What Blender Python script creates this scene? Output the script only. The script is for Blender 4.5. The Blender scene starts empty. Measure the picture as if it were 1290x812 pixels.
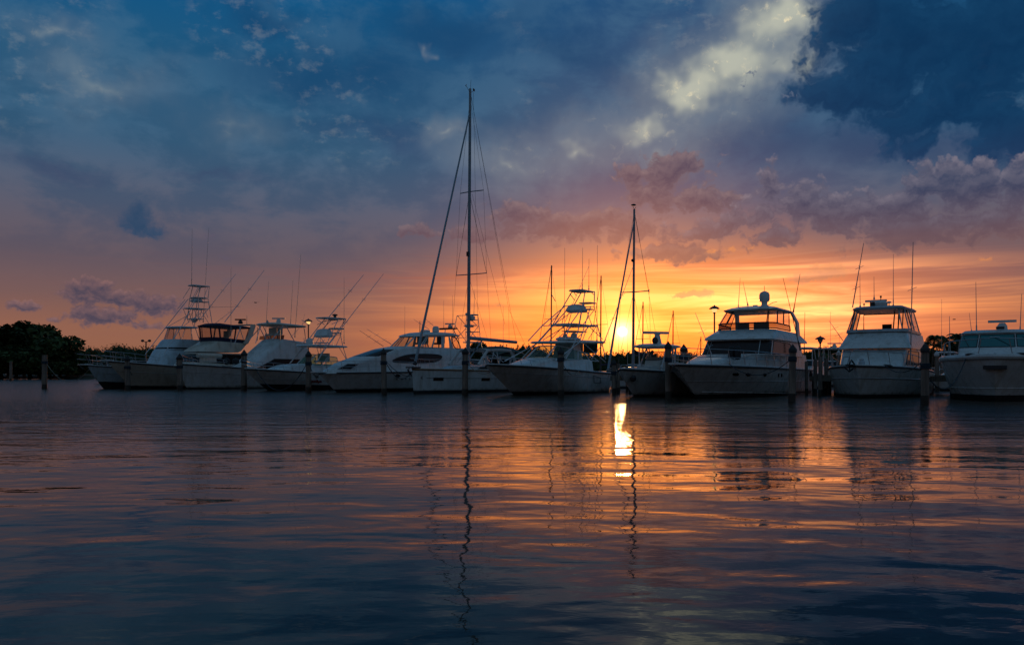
import bpy, math, random
from math import radians as R, sin, cos, tan, atan, atan2, sqrt, pi, exp
from mathutils import Vector, Matrix
random.seed(7)
scene = bpy.context.scene
col = scene.collection

# ------------------------------------------------------------------ camera
F, CX, HY, CH = 1003.0, 645.0, 471.0, 1.2      # focal length, image centre and horizon in photo pixels, eye height
cam_d = bpy.data.cameras.new('camera'); cam = bpy.data.objects.new('camera', cam_d); col.objects.link(cam)
cam.location = (0, 0, CH); cam.rotation_euler = (R(90), 0, 0)
cam_d.sensor_width = 36; cam_d.lens = 36*F/1290; cam_d.shift_y = (HY-406)/1290
cam_d.clip_start = 0.1; cam_d.clip_end = 20000
scene.camera = cam
scene.view_settings.view_transform = 'Standard'; scene.view_settings.look = 'None'
scene.view_settings.exposure = 0.0; scene.view_settings.gamma = 1.0

# ------------------------------------------------------------------ node maths helper
class NT:
    def __init__(s, tree): s.t = tree
    def n(s, typ, **kw):
        nd = s.t.nodes.new(typ)
        for k, v in kw.items(): setattr(nd, k, v)
        return nd
    def set(s, sock, v):
        if isinstance(v, E): s.t.links.new(v.s, sock)
        elif v is not None: sock.default_value = v
    def math(s, op, a, b=None, c=None, clamp=False):
        nd = s.n('ShaderNodeMath', operation=op, use_clamp=clamp)
        for i, v in enumerate((a, b, c)):
            if v is not None: s.set(nd.inputs[i], v)
        return E(s, nd.outputs[0])
    def vec(s, op, a, b=None, c=None, out=0):
        nd = s.n('ShaderNodeVectorMath', operation=op)
        for i, v in enumerate((a, b, c)):
            if v is not None: s.set(nd.inputs[i], v)
        return E(s, nd.outputs[out])
    def xyz(s, x, y, z):
        nd = s.n('ShaderNodeCombineXYZ')
        for i, v in enumerate((x, y, z)): s.set(nd.inputs[i], v)
        return E(s, nd.outputs[0])
    def sep(s, v):
        nd = s.n('ShaderNodeSeparateXYZ'); s.set(nd.inputs[0], v)
        return [E(s, o) for o in nd.outputs]
    def noise(s, v, scale, detail=5, rough=.55, dist=0.0, color=False, dim='2D'):
        nd = s.n('ShaderNodeTexNoise', noise_dimensions=dim); s.set(nd.inputs['Vector'], v)
        nd.inputs['Scale'].default_value = scale; nd.inputs['Detail'].default_value = detail
        nd.inputs['Roughness'].default_value = rough; nd.inputs['Distortion'].default_value = dist
        return E(s, nd.outputs['Color' if color else 0])
    def voro(s, v, scale, detail=3, rough=.5, smooth=None):
        nd = s.n('ShaderNodeTexVoronoi', feature='F1', voronoi_dimensions='2D'); s.set(nd.inputs['Vector'], v)
        nd.inputs['Scale'].default_value = scale; nd.inputs['Detail'].default_value = detail; nd.inputs['Roughness'].default_value = rough
        return E(s, nd.outputs['Distance'])
    def ss(s, v, a, b):      # smoothstep a..b -> 0..1
        nd = s.n('ShaderNodeMapRange', interpolation_type='SMOOTHSTEP')
        s.set(nd.inputs[0], v); s.set(nd.inputs[1], a); s.set(nd.inputs[2], b)
        return E(s, nd.outputs[0])
    def mix(s, f, a, b):
        nd = s.n('ShaderNodeMix', data_type='RGBA'); nd.clamp_factor = True
        s.set(nd.inputs[0], f)
        for k, v in ((6, a), (7, b)):
            s.set(nd.inputs[k], v if isinstance(v, E) else (*v, 1))
        return E(s, nd.outputs[2])
    def ramp(s, f, stops, interp='LINEAR'):
        nd = s.n('ShaderNodeValToRGB'); s.set(nd.inputs[0], f); cr = nd.color_ramp; cr.interpolation = interp
        while len(cr.elements) < len(stops): cr.elements.new(0.5)
        for e, (p, c) in zip(cr.elements, stops): e.position = p; e.color = (*c, 1)
        return E(s, nd.outputs[0])
class E:
    def __init__(s, nt, sock): s.nt, s.s = nt, sock
    def __add__(s, o): return s.nt.math('ADD', s, o)
    __radd__ = __add__
    def __mul__(s, o): return s.nt.math('MULTIPLY', s, o)
    __rmul__ = __mul__
    def __sub__(s, o): return s.nt.math('SUBTRACT', s, o)
    def __rsub__(s, o): return s.nt.math('SUBTRACT', o, s)
    def __truediv__(s, o): return s.nt.math('DIVIDE', s, o)
    def exp(s): return s.nt.math('POWER', math.e, s)
    def pw(s, p): return s.nt.math('POWER', s, p)
    def cl(s): return s.nt.math('ADD', s, 0.0, clamp=True)
def lin(r, g, b):
    f = lambda c: (c/255/12.92) if c <= 10 else ((c/255+.055)/1.055)**2.4
    return (f(r), f(g), f(b))
def azel(px, py):            # direction of a place in the sky, degrees
    u = (px-CX)/F; v = (HY-py)/F; a = atan(u)
    return math.degrees(a), math.degrees(atan(v*cos(a)))

# ------------------------------------------------------------------ sky
SAZ, SEL = azel(784, 417.5)
world = bpy.data.worlds.new('World'); scene.world = world; world.use_nodes = True
def build_sky():
    t = world.node_tree; t.nodes.clear(); N = NT(t)
    d = E(N, N.n('ShaderNodeTexCoord').outputs['Generated'])
    d = N.vec('NORMALIZE', d)
    x, y, z = N.sep(d)
    az = N.math('ARCTAN2', x, y)*57.29578
    el = N.math('ARCSINE', z)*57.29578
    P = N.xyz(az, el, 0.0)
    # even colour of the open sky: away from the sun, below the sun, behind the viewer
    k = el/60.0
    L = lin
    hot = lambda r, g_, b_, m: tuple(c*q for c, q in zip(L(r, g_, b_), (m, 1+(m-1)*.16, 1)))    # brighter than the film can show
    away = N.ramp(k, [(0, L(150,98,72)), (.05, L(146,98,80)), (.085, L(120,90,88)), (.13, L(94,84,96)), (.18, L(72,84,107)), (.25, L(50,86,116)), (.33, L(34,86,122)), (.42, L(8,84,132)), (.50, L(22,46,66)), (1, L(50,68,84))])
    toward = N.ramp(k, [(0, hot(228,130,40,1.9)), (.04, hot(246,146,46,2.1)), (.085, hot(249,166,68,1.8)), (.11, hot(238,142,72,1.4)), (.135, L(200,124,90)), (.16, L(146,106,102)), (.195, L(88,88,112)), (.24, L(64,80,112)), (.30, L(58,84,116)), (.42, L(34,76,118)), (.50, L(24,46,64)), (1, L(50,68,84))])
    back = N.ramp(k, [(0, L(64,54,50)), (.15, L(70,60,60)), (.35, L(66,76,90)), (.6, L(68,100,124)), (1, L(60,94,122))])
    daz = az - SAZ
    dg = daz - 2.5; wl = 12.5 + N.ss(daz, -3.0, 8.0)*2.5; dg = dg/wl
    g = (N.math('MULTIPLY', dg, dg)*-1.0).exp()
    # drifting unevenness
    hp = N.vec('MULTIPLY', P, (1, 1.9, 1))
    n1 = N.noise(hp, .07, 4, .6)
    n2 = N.noise(N.vec('ADD', hp, (31, 7, 3)), .17, 6, .60, .15)
    base = N.mix((g + (n1-.5)*.25*g).cl(), away, toward)
    base = N.mix(N.ss(N.math('ABSOLUTE', daz), 50.0, 120.0), base, back)
    # physically based sky adds its own scattered light
    sk = N.n('ShaderNodeTexSky'); sk.sky_type = 'NISHITA'; sk.sun_disc = False
    sk.sun_elevation = R(SEL); sk.sun_rotation = R(SAZ); sk.dust_density = 2.0
    nish = N.vec('SCALE', E(N, sk.outputs[0])); nish.s.node.inputs['Scale'].default_value = 0.0004
    base = N.vec('ADD', base, nish)
    def blobs(V, lst, sm=.25, gain=0.0):
        acc = None
        for (px, py, rx, ry, *w) in lst:
            a, e = azel(px, py); a2, _ = azel(px+rx, py); _, e2 = azel(px, py-ry)
            sx, sy = 1/abs(a2-a), 1/abs(e2-e)
            q = N.vec('MULTIPLY_ADD', V, (sx, sy, 0), (-a*sx, -e*sy, 0))
            ln = N.vec('LENGTH', q, out=1)
            b = N.math('SUBTRACT', (w[0] if w else 1.0)+gain, ln)
            acc = b if acc is None else N.math('SMOOTH_MAX', acc, b, sm)
        return acc
    def warp(V, sc, amp, det=4, off=(0, 0, 0)):
        w = N.noise(N.vec('ADD', V, off), sc, det, .6, 0, color=True)
        return N.vec('MULTIPLY_ADD', w, (amp, amp*.8, 0), N.vec('ADD', V, (-amp/2, -amp*.4, 0)))
    # soft high veil, lighter and darker bands
    veil = N.ss(n2, .40, .64)*N.ss(el, 4.0, 13.0)
    base = N.mix(veil*.40, base, N.mix(N.ss(el, 7.0, 17.0), L(134,106,102), L(72,110,140)))
    Vb = warp(P, .09, 9.0, 5)
    dkb = N.ss(blobs(Vb, [(420,90,210,70),(560,30,160,60),(330,10,120,40,.8),(480,170,150,45,.8),(700,60,120,50,.7),(1000,190,230,60,.9),(1150,190,240,50,.95),(1250,190,120,50,.9),(60,215,160,30,.6),(290,235,200,26,.5)], .3), -.10, .85)
    base = N.mix(dkb*.68, base, N.mix(N.ss(el, 11.0, 20.0), L(62,72,102), L(22,66,106)))
    # streaks of bright cloud low around the sun
    sp = N.xyz(az*.06 + el*.04, el*1.05, 4.0)
    stn = N.noise(sp, 1.0, 5, .6, .5)
    gz = lambda w: (N.math('MULTIPLY', daz/w, daz/w)*-1.0).exp()
    dr = (daz-6.0)/14.0
    st = N.ss(stn, .43, .72)*(N.math('MULTIPLY', dr, dr)*-1.0).exp()*N.ss(el, 1.2, 2.6)*N.ss(el, 8.8, 5.5)
    st2 = N.ss(stn, .47, .33)*gz(26.0)*N.ss(el, 9.5, 6.0)
    C0 = N.mix(st*.9, base, N.mix(N.ss(el, 3.0, 7.5), hot(255,206,96,2.3), hot(252,200,126,1.8)))
    C0 = N.mix(st2*.34, C0, N.mix(N.ss(N.math('ABSOLUTE', daz), 6.0, 24.0), L(216,108,46), L(140,90,84)))
    # small flecks of lit high cloud
    fl = N.ss(N.noise(N.vec('MULTIPLY', P, (1, 1.7, 1)), .7, 4, .62), .50, .78)*N.ss(N.noise(N.vec('ADD', P, (9, 9, 9)), .11, 2, .5), .46, .62)*N.ss(el, 12.0, 17.0)
    C0 = N.mix(fl*.16, C0, L(170,172,168))
    def scatter(sky, lst, rng=(-.55, .85), oa=.90):
        # pale opening in the cloud deck with mottled altocumulus lit inside it
        Vo = warp(P, .22, 5.5, 3)
        op = blobs(Vo, lst, .4)
        bright = N.ss(op, .30, .9)
        vm = warp(P, 1.1, 1.3, 4)
        mott = N.voro(N.vec('MULTIPLY', vm, (1, 1.5, 1)), 1.0, 2, .6)
        mt = N.ss((N.noise(vm, 1.5, 4, .62)-.5)*1.8 - mott*.45, -.30, .45)*N.ss(N.noise(vm, .40, 3, .5), .32, .60)
        oc = N.mix(bright, L(112,124,138), L(188,190,174))
        oc = N.mix(mt*(bright*.75+.16), oc, L(248,232,190))
        return N.mix(N.ss(op, *rng)*oa, sky, oc)
    def cumulus(sky, lst, off, sc, amp, rough, warpv, lo, hi, c_dark, c_lit, c_low, alpha=1.0, dl=(.0, .55), gain=1.6, sm=.25, elr=None, grow=.22):
        # density, and relief from the density a little further towards the light
        def dens(V):
            W = warp(V, warpv[0], warpv[1], 4, off)
            Q = N.vec('ADD', N.vec('MULTIPLY', W, (1, 1.25, 1)), off)
            return N.math('ADD', blobs(W, lst, sm, grow), (.42-N.voro(Q, sc, 3, rough))*amp + (N.noise(Q, sc*.6, 6, .62)-.5)*amp*1.3)
        d0 = dens(P)
        d1 = dens(N.vec('ADD', P, (dl[0], dl[1], 0)))
        a = N.ss(d0, lo, hi)
        rel = ((d0-d1)*gain + .28).cl()
        thin = N.ss(d0, hi+.5, lo)
        lit = N.math('MAXIMUM', rel*N.ss(d0, hi+1.6, lo+.1), thin*.5)
        if elr and elr[0] < 9: c_lit = N.mix(N.ss(el, 7.2, 9.6), L(240,160,96), c_lit)      # undersides catch the sun
        cc = N.mix(lit, c_dark, c_lit)
        if elr: cc = N.mix(N.ss(el, elr[1], elr[0])*(1.0-lit*.5), cc, c_low)
        return N.mix(a*alpha, sky, cc)
    # ---- left part of the sky
    left = scatter(C0, [(130,100,190,70,.6),(60,40,110,50,.6),(300,160,120,50,.5)], (-.3, 1.0), .45)
    left = cumulus(left, [(173,268,15,13,1.0),(176,280,21,16,1.2),(186,291,22,10,1.1)], (1,2,3), 1.1, .5, .55, (.8, 1.3), -.2, .9,
                  L(44,70,100), L(66,82,108), L(60,76,100), .95, (0, .25), .8, grow=.35)
    left = cumulus(left, [(285,326,16,6,.8),(262,298,24,14,.5),(285,352,22,12,.45)], (1,2,3), 1.1, .5, .55, (.8, 1.0), -.1, .9,
                  L(88,82,100), L(96,86,104), L(90,80,100), .6, (0, .25), .8)
    left = cumulus(left, [(112,363,36,14),(98,370,22,11,.9),(150,376,62,13),(196,384,42,15),(215,386,20,11,.9),(128,399,50,13),(112,392,26,12),(184,411,32,8,.7),(32,386,26,9,.95),(66,402,16,6,.5)], (4,9,2), 1.25, .58, .55, (.9, .8), -.06, .45,
                  L(70,66,84), L(140,104,102), L(84,70,82), .97, (0, .24), 1.0, grow=.32)
    # ---- right part of the sky
    right = scatter(C0, [(985,15,95,70),(935,75,115,62),(880,112,90,52),(1010,80,55,45,.9),(815,165,140,58,.74),(720,188,100,48,.62),(570,165,60,40,.5),(640,200,120,50,.5),(850,200,90,40,.55),(541,64,16,10,.3)])
    right = cumulus(right, [(1240,60,185,105),(1140,45,115,85),(1078,20,58,55),(1040,112,42,32,.85),(1090,120,60,45),(1190,140,120,48,.9),(1275,165,90,45,.9),(1160,185,60,16,.5)], (5,3,1), .42, .62, .55, (.30, 3.8), -.15, .60,
                  L(10,48,84), L(28,76,114), L(44,62,96), .96, (-.3, .5), .60, elr=(10.0, 16.0), grow=.55)
    right = cumulus(right, [(948,98,24,13,.8),(922,118,18,9,.6),(955,122,30,16,.7),(990,128,26,12,.7),(900,80,10,6,.3)], (15,13,1), 1.1, 1.0, .65, (.8, 2.6), -.1, .8,
                  L(44,66,100), L(96,108,130), L(46,66,98), .85, (-.2, .3), .8, grow=.15)
    right = cumulus(right, [(800,220,30,20,.8),(850,214,52,24),(825,242,50,28,.9),(885,248,44,26,.9),(915,243,25,18,.8),
                   (690,284,85,24),(655,272,40,22),(745,280,60,24),(790,285,60,25,.9),(590,296,60,16,.8),(525,292,26,14,.9)], (2,8,5), .70, .72, .55, (.45, 1.7), -.08, .38,
                  L(60,64,90), L(126,112,120), L(112,84,90), .97, (-.05, .38), .9, elr=(7.8, 13.0), grow=.30)
    right = cumulus(right, [(975,236,28,32,.95),(1000,262,56,32),(1065,272,70,28),(1130,262,64,32),(1180,230,66,32),(1225,236,90,40),(1285,232,60,40),(1150,288,120,26),(1240,283,80,28,.9),(985,296,46,14,.9),(925,285,48,26,.8),(870,292,66,22,.8),(855,318,95,14,.8)], (7,2,9), .62, .78, .55, (.40, 1.9), -.08, .38,
                  L(52,64,92), L(122,116,130), L(108,82,88), .97, (.0, .42), .9, elr=(7.6, 12.4), grow=.34)
    right = cumulus(right, [(1042,342,38,11,1.2),(1015,349,40,8,1.1),(1000,352,24,6,.9),(1240,326,28,8,.5),(880,369,24,6,1.1),(862,372,20,5,1.0),(630,383,28,7,.5),(548,388,18,5,.45),(920,315,80,8,.5)], (6,1,2), 1.3, .5, .55, (.9, .7), -.02, .5,
                  L(172,112,88), L(226,142,86), L(200,116,70), .85, (0, .2), .8, grow=.12)
    # glow and disc of the sun
    sd = Vector((sin(R(SAZ))*cos(R(SEL)), cos(R(SAZ))*cos(R(SEL)), sin(R(SEL))))
    dot = N.vec('DOT_PRODUCT', d, tuple(sd), out=1)
    th = N.math('ARCCOSINE', N.math('MINIMUM', dot, .9999999))*57.29578
    def gl(f, c):
        v = N.vec('SCALE', c); N.set(v.s.node.inputs['Scale'], f); return v
    glow = N.vec('ADD', gl((th*th/-60.0).exp()*.42 + (th*th/-130.0).exp()*.07, (1.1, .33, .04)), gl((th*th/-4.0).exp()*1.0, (1.0, .56, .13)))
    glow = N.vec('ADD', glow, gl((th*th*-2.2).exp()*1.6 + N.ss(th, .42, .22)*2.2, (1.0, .84, .48)))
    pa, pe = azel(1000, 392); ga = (az-pa)/6.5; ge = (el-pe)/2.6      # thin lit cloud right of the sun
    glow = N.vec('ADD', glow, gl((N.math('ADD', N.math('MULTIPLY', ga, ga), N.math('MULTIPLY', ge, ge))*-1.0).exp()*(N.ss(stn, .30, .62)*.9+.3), (1.0, .42, .17)))
    def bgr(c):
        bg = N.n('ShaderNodeBackground'); N.set(bg.inputs[0], c); return bg.outputs[0]
    def mixs(f, a, b):
        m = N.n('ShaderNodeMixShader'); N.set(m.inputs[0], f); t.links.new(a, m.inputs[1]); t.links.new(b, m.inputs[2]); return m.outputs[0]
    # the cumulus exists only in its own part of the sky; elsewhere the plain veil is evaluated
    fwd = mixs(N.math('GREATER_THAN', az, azel(432, 200)[0]), bgr(left), bgr(right))
    near = N.math('MULTIPLY', N.math('LESS_THAN', N.math('ABSOLUTE', az), 50.0), N.math('LESS_THAN', N.math('ABSOLUTE', el-18.0), 19.0))
    tot = mixs(near, bgr(C0), fwd)
    ad = N.n('ShaderNodeAddShader'); t.links.new(tot, ad.inputs[0]); t.links.new(bgr(glow), ad.inputs[1])
    low = bgr(N.xyz(.02, .022, .03))
    out = N.n('ShaderNodeOutputWorld'); t.links.new(mixs(N.math('LESS_THAN', el, -1.0), ad.outputs[0], low), out.inputs[0])
build_sky()
world.cycles.sampling_method = 'NONE'
scene.cycles.max_bounces = 5; scene.cycles.transparent_max_bounces = 10; scene.cycles.caustics_reflective = False
scene.cycles.use_adaptive_sampling = True; scene.cycles.adaptive_threshold = .02; scene.cycles.use_denoising = True

# ------------------------------------------------------------------ sun, low behind the boats
sl = bpy.data.lights.new('sun', 'SUN'); sl.energy = 0.15; sl.angle = R(1.2); sl.color = (1.0, .50, .18)      # almost set: far weaker than a day sun
so = bpy.data.objects.new('sun', sl); col.objects.link(so)
so.rotation_euler = (Vector((sin(R(SAZ))*cos(R(SEL)), cos(R(SAZ))*cos(R(SEL)), sin(R(SEL)))).to_track_quat('Z', 'Y')).to_euler()
so.location = (60, 400, 60)

# ------------------------------------------------------------------ materials
MATS = {}
def mat(name, base=(.5,.5,.5), rough=.5, metal=0.0, var=0.0, vscale=3.0, bump=0.0, bscale=20.0, dirt=None, coat=0.0, stretch=(1,1,1), spec=.5):
    m = bpy.data.materials.new(name); m.use_nodes = True; N = NT(m.node_tree)
    b = m.node_tree.nodes['Principled BSDF']
    b.inputs['Roughness'].default_value = rough; b.inputs['Metallic'].default_value = metal
    b.inputs['Coat Weight'].default_value = coat; b.inputs['Specular IOR Level'].default_value = spec
    co = E(N, N.n('ShaderNodeTexCoord').outputs['Object']); co = N.vec('MULTIPLY', co, stretch)
    c = base
    if var or dirt:
        n = N.noise(co, vscale, 4, .6, dim='3D')
        c = N.mix(N.ss(n, .35, .7), tuple(v*(1-var) for v in base), tuple(min(v*(1+var), 1) for v in base))
        if dirt: c = N.mix(N.ss(N.noise(N.vec('MULTIPLY', co, (1, 1, .15)), vscale*1.7, 4, .65, dim='3D'), .46, .74)*.85, c, dirt)
        if dirt and name.startswith('gelcoat'):      # brown weed line just above the water
            wz = N.sep(E(N, N.n('ShaderNodeNewGeometry').outputs['Position']))[2]
            c = N.mix(N.ss(wz + (N.noise(N.vec('MULTIPLY', co, (1,1,.3)), 2.2, 4, .7, dim='3D')-.5)*.55, .34, .10)*.75, c, (.16,.13,.075))
        N.set(b.inputs['Base Color'], c)
        N.set(b.inputs['Roughness'], (n-.5)*.25+rough)
    else: b.inputs['Base Color'].default_value = (*base, 1)
    if bump:
        bn = N.n('ShaderNodeBump'); bn.inputs['Strength'].default_value = bump; bn.inputs['Distance'].default_value = .02
        N.set(bn.inputs['Height'], N.noise(co, bscale, 3, .6, dim='3D')); m.node_tree.links.new(bn.outputs[0], b.inputs['Normal'])
    MATS[name] = m; return m
def glassmat(name, tint, alpha, rough=.05, body=(.05,.05,.05)):
    """see-through sheet: tinted transparency, a faint body colour and a mirror reflection that grows at grazing angles"""
    m = bpy.data.materials.new(name); m.use_nodes = True; t = m.node_tree; N = NT(t); b = t.nodes['Principled BSDF']
    b.inputs['Base Color'].default_value = (*body, 1); b.inputs['Roughness'].default_value = .4
    tr = N.n('ShaderNodeBsdfTransparent'); tr.inputs[0].default_value = (*tint, 1)
    gl = N.n('ShaderNodeBsdfGlossy'); gl.inputs['Roughness'].default_value = rough
    m1 = N.n('ShaderNodeMixShader'); m1.inputs[0].default_value = alpha; t.links.new(tr.outputs[0], m1.inputs[1]); t.links.new(b.outputs[0], m1.inputs[2])
    mx = N.n('ShaderNodeMixShader'); ge = N.n('ShaderNodeNewGeometry')
    cs = N.math('ABSOLUTE', N.vec('DOT_PRODUCT', E(N, ge.outputs['Normal']), E(N, ge.outputs['Incoming']), out=1))
    N.set(mx.inputs[0], ((1.0-cs).pw(5.0)*.8+.025).cl()); t.links.new(m1.outputs[0], mx.inputs[1]); t.links.new(gl.outputs[0], mx.inputs[2])
    t.links.new(mx.outputs[0], t.nodes['Material Output'].inputs[0]); MATS[name] = m
mat('gelcoat', (.72,.73,.72), .28, var=.05, dirt=(.50,.47,.42), vscale=1.3, coat=.3)
mat('gelcoat_cream', (.66,.60,.50), .3, var=.05, dirt=(.45,.38,.28), vscale=1.3, coat=.3)
mat('gelcoat_blue', (.52,.62,.68), .28, var=.05, dirt=(.38,.42,.42), vscale=1.3, coat=.3)
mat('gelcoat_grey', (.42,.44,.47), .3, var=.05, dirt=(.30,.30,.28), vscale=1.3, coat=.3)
mat('deck_white', (.68,.69,.69), .55, var=.06, vscale=4, bump=.2, bscale=60)
mat('bottom_paint', (.012,.014,.02), .6, var=.3, vscale=2, dirt=(.04,.045,.035))
mat('dark_trim', (.03,.03,.035), .5)
mat('black_rubber', (.018,.018,.02), .6, var=.3)
mat('navy_canvas', (.015,.022,.06), .85, var=.25, vscale=5, bump=.3, bscale=30)
mat('green_canvas', (.05,.085,.08), .85, var=.25, vscale=5, bump=.3, bscale=30)
mat('dark_canvas', (.03,.032,.04), .85, var=.25, vscale=5, bump=.3, bscale=30)
mat('white_canvas', (.6,.6,.58), .8, var=.08, vscale=5, bump=.3, bscale=30)
mat('aluminium', (.55,.57,.6), .35, metal=.9, var=.08, vscale=3)
mat('mast_paint', (.26,.33,.38), .35, metal=.2, var=.1, vscale=3)
mat('white_tube', (.66,.67,.68), .3, var=.05)
mat('steel', (.5,.5,.52), .35, metal=.8)
mat('wire', (.10,.10,.11), .6)
mat('antenna_white', (.5,.5,.5), .4)
mat('dark_pole', (.06,.06,.065), .45)
mat('dark_glass', (.010,.011,.014), .10, spec=.22)
mat('brown_glass', (.035,.018,.016), .12, spec=.25)
mat('teak', (.28,.15,.07), .6, var=.25, vscale=6, stretch=(1,8,1))
mat('seat_vinyl', (.55,.53,.48), .5, var=.06)
mat('red_paint', (.45,.04,.03), .4)
mat('blue_paint', (.02,.06,.22), .4)
mat('gold_paint', (.25,.17,.08), .4)
mat('rope', (.32,.29,.24), .9, var=.2, vscale=20)
mat('dark_rope', (.03,.05,.07), .9, var=.2, vscale=20)
mat('piling_wood', (.26,.20,.16), .85, var=.35, vscale=3, bump=.7, bscale=9, stretch=(3,3,.35), dirt=(.10,.08,.07))
mat('piling_wet', (.03,.027,.02), .5, var=.3, vscale=6, bump=.5, bscale=20)
mat('dock_wood', (.22,.18,.14), .85, var=.3, vscale=4, bump=.5, bscale=14, stretch=(.4,4,1))
mat('cap_dark', (.02,.02,.022), .6, var=.2)
mat('cap_white', (.6,.6,.6), .5)
mat('bark', (.09,.065,.045), .9, var=.3, vscale=4, bump=.6, bscale=12)
mat('land', (.05,.055,.03), .95, var=.4, vscale=.2, bump=.5, bscale=1)
mat('hill_green', (.03,.05,.02), .95, var=.4, vscale=.2)
for nm, c in (('leaf_dark', (.045,.075,.025)), ('leaf_mid', (.07,.11,.035)), ('palm_green', (.05,.085,.03))):
    m = mat(nm, c, .6, var=.45, vscale=.6, spec=.25)
    b = m.node_tree.nodes['Principled BSDF']
glassmat('clear_vinyl', (.80,.72,.66), .10, .15, (.5,.45,.42))
glassmat('clear_glass', (.72,.74,.72), .05)
glassmat('teal_glass', (.10,.40,.40), .92, .05, (.015,.20,.21))
glassmat('green_glass', (.50,.72,.62), .15, .05, (.06,.16,.13))
glassmat('smoke_glass', (.30,.24,.20), .20)
def emat(name, c, s):
    m = bpy.data.materials.new(name); m.use_nodes = True; b = m.node_tree.nodes['Principled BSDF']
    b.inputs['Base Color'].default_value = (*c, 1); b.inputs['Emission Color'].default_value = (*c, 1); b.inputs['Emission Strength'].default_value = s
    MATS[name] = m
emat('lamp_glow', (1.0,.62,.22), 1.1)
emat('nav_green', (.05,.9,.3), .6)

# ------------------------------------------------------------------ mesh builder
class MB:
    def __init__(s): s.v = []; s.f = []
    def add(s, vs, fs):
        o = len(s.v); s.v += [tuple(p) for p in vs]; s.f += [tuple(i+o for i in f) for f in fs]; return s
    def box(s, c, d, rz=0.0, taper=1.0):
        vs = []
        for k in (-1, 1):
            for j in (-1, 1):
                for i in (-1, 1):
                    q = taper if k > 0 else 1
                    px, py = i*d[0]/2*q, j*d[1]/2*q
                    vs.append((c[0]+px*cos(rz)-py*sin(rz), c[1]+px*sin(rz)+py*cos(rz), c[2]+k*d[2]/2))
        return s.add(vs, [(0,2,3,1),(4,5,7,6),(0,1,5,4),(2,6,7,3),(0,4,6,2),(1,3,7,5)])
    def loft(s, rings, cap0=True, cap1=True, closed=True):
        n = len(rings[0]); vs = [p for r in rings for p in r]; fs = []
        for i in range(len(rings)-1):
            for j in range(n if closed else n-1):
                a, b = i*n+j, i*n+(j+1) % n
                fs.append((a, b, b+n, a+n))
        if cap0: fs.append(tuple(range(n-1, -1, -1)))
        if cap1: fs.append(tuple(range((len(rings)-1)*n, len(rings)*n)))
        return s.add(vs, fs)
    def tube(s, pts, r, n=6, r1=None):
        pts = [Vector(p) for p in pts]; rings = []
        m = len(pts)
        for i, p in enumerate(pts):
            t = (pts[min(i+1, m-1)]-pts[max(i-1, 0)]).normalized()
            up = Vector((0, 0, 1)) if abs(t.z) < .95 else Vector((1, 0, 0))
            a = t.cross(up).normalized(); b = t.cross(a)
            rr = r if r1 is None else r+(r1-r)*i/(m-1)
            rings.append([p+a*cos(2*pi*k/n)*rr+b*sin(2*pi*k/n)*rr for k in range(n)])
        return s.loft(rings)
    def lathe(s, c, prof, n=14):     # prof: (radius, z)
        return s.loft([[(c[0]+r*cos(2*pi*k/n), c[1]+r*sin(2*pi*k/n), c[2]+z) for k in range(n)] for r, z in prof])
    def grid(s, rows, flip=False):
        n = len(rows[0]); vs = [p for r in rows for p in r]; fs = []
        for i in range(len(rows)-1):
            for j in range(n-1):
                a = i*n+j; q = (a, a+1, a+n+1, a+n); fs.append(q[::-1] if flip else q)
        return s.add(vs, fs)
    def ell(s, c, r, n=12, m=7):
        return s.lathe(c, [(max(r[0]*sin(pi*i/m), .001), -r[2]*cos(pi*i/m)) for i in range(m+1)], n)
    def build(s, name, m, parent=None, smooth=True, ang=35):
        me = bpy.data.meshes.new(name); me.from_pydata(s.v, [], s.f); me.validate(); me.update()
        if m: me.materials.append(MATS[m])
        if smooth and len(me.polygons):
            me.polygons.foreach_set('use_smooth', [True]*len(me.polygons)); me.set_sharp_from_angle(angle=R(ang))
        o = bpy.data.objects.new(name, me); col.objects.link(o)
        if parent: o.parent = parent
        return o
def tag(o, label=None, cat=None, group=None, kind=None):
    if label: o['label'] = label
    if cat: o['category'] = cat
    if group: o['group'] = group
    if kind: o['kind'] = kind
    return o
def empty(name, loc, rz=0, **kw):
    o = bpy.data.objects.new(name, None); col.objects.link(o); o.location = loc; o.rotation_euler = (0, 0, rz); o.empty_display_size = .5
    return tag(o, **kw)
def at(px, py, Y): return Vector(((px-CX)/F*Y, Y, CH-(py-HY)/F*Y))
def Yof(py): return CH*F/(py-HY)
def copy_tree(o, parent=None):
    c = o.copy(); col.objects.link(c); c.parent = parent
    for ch in [k for k in o.children]: copy_tree(ch, c)
    return c

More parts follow.
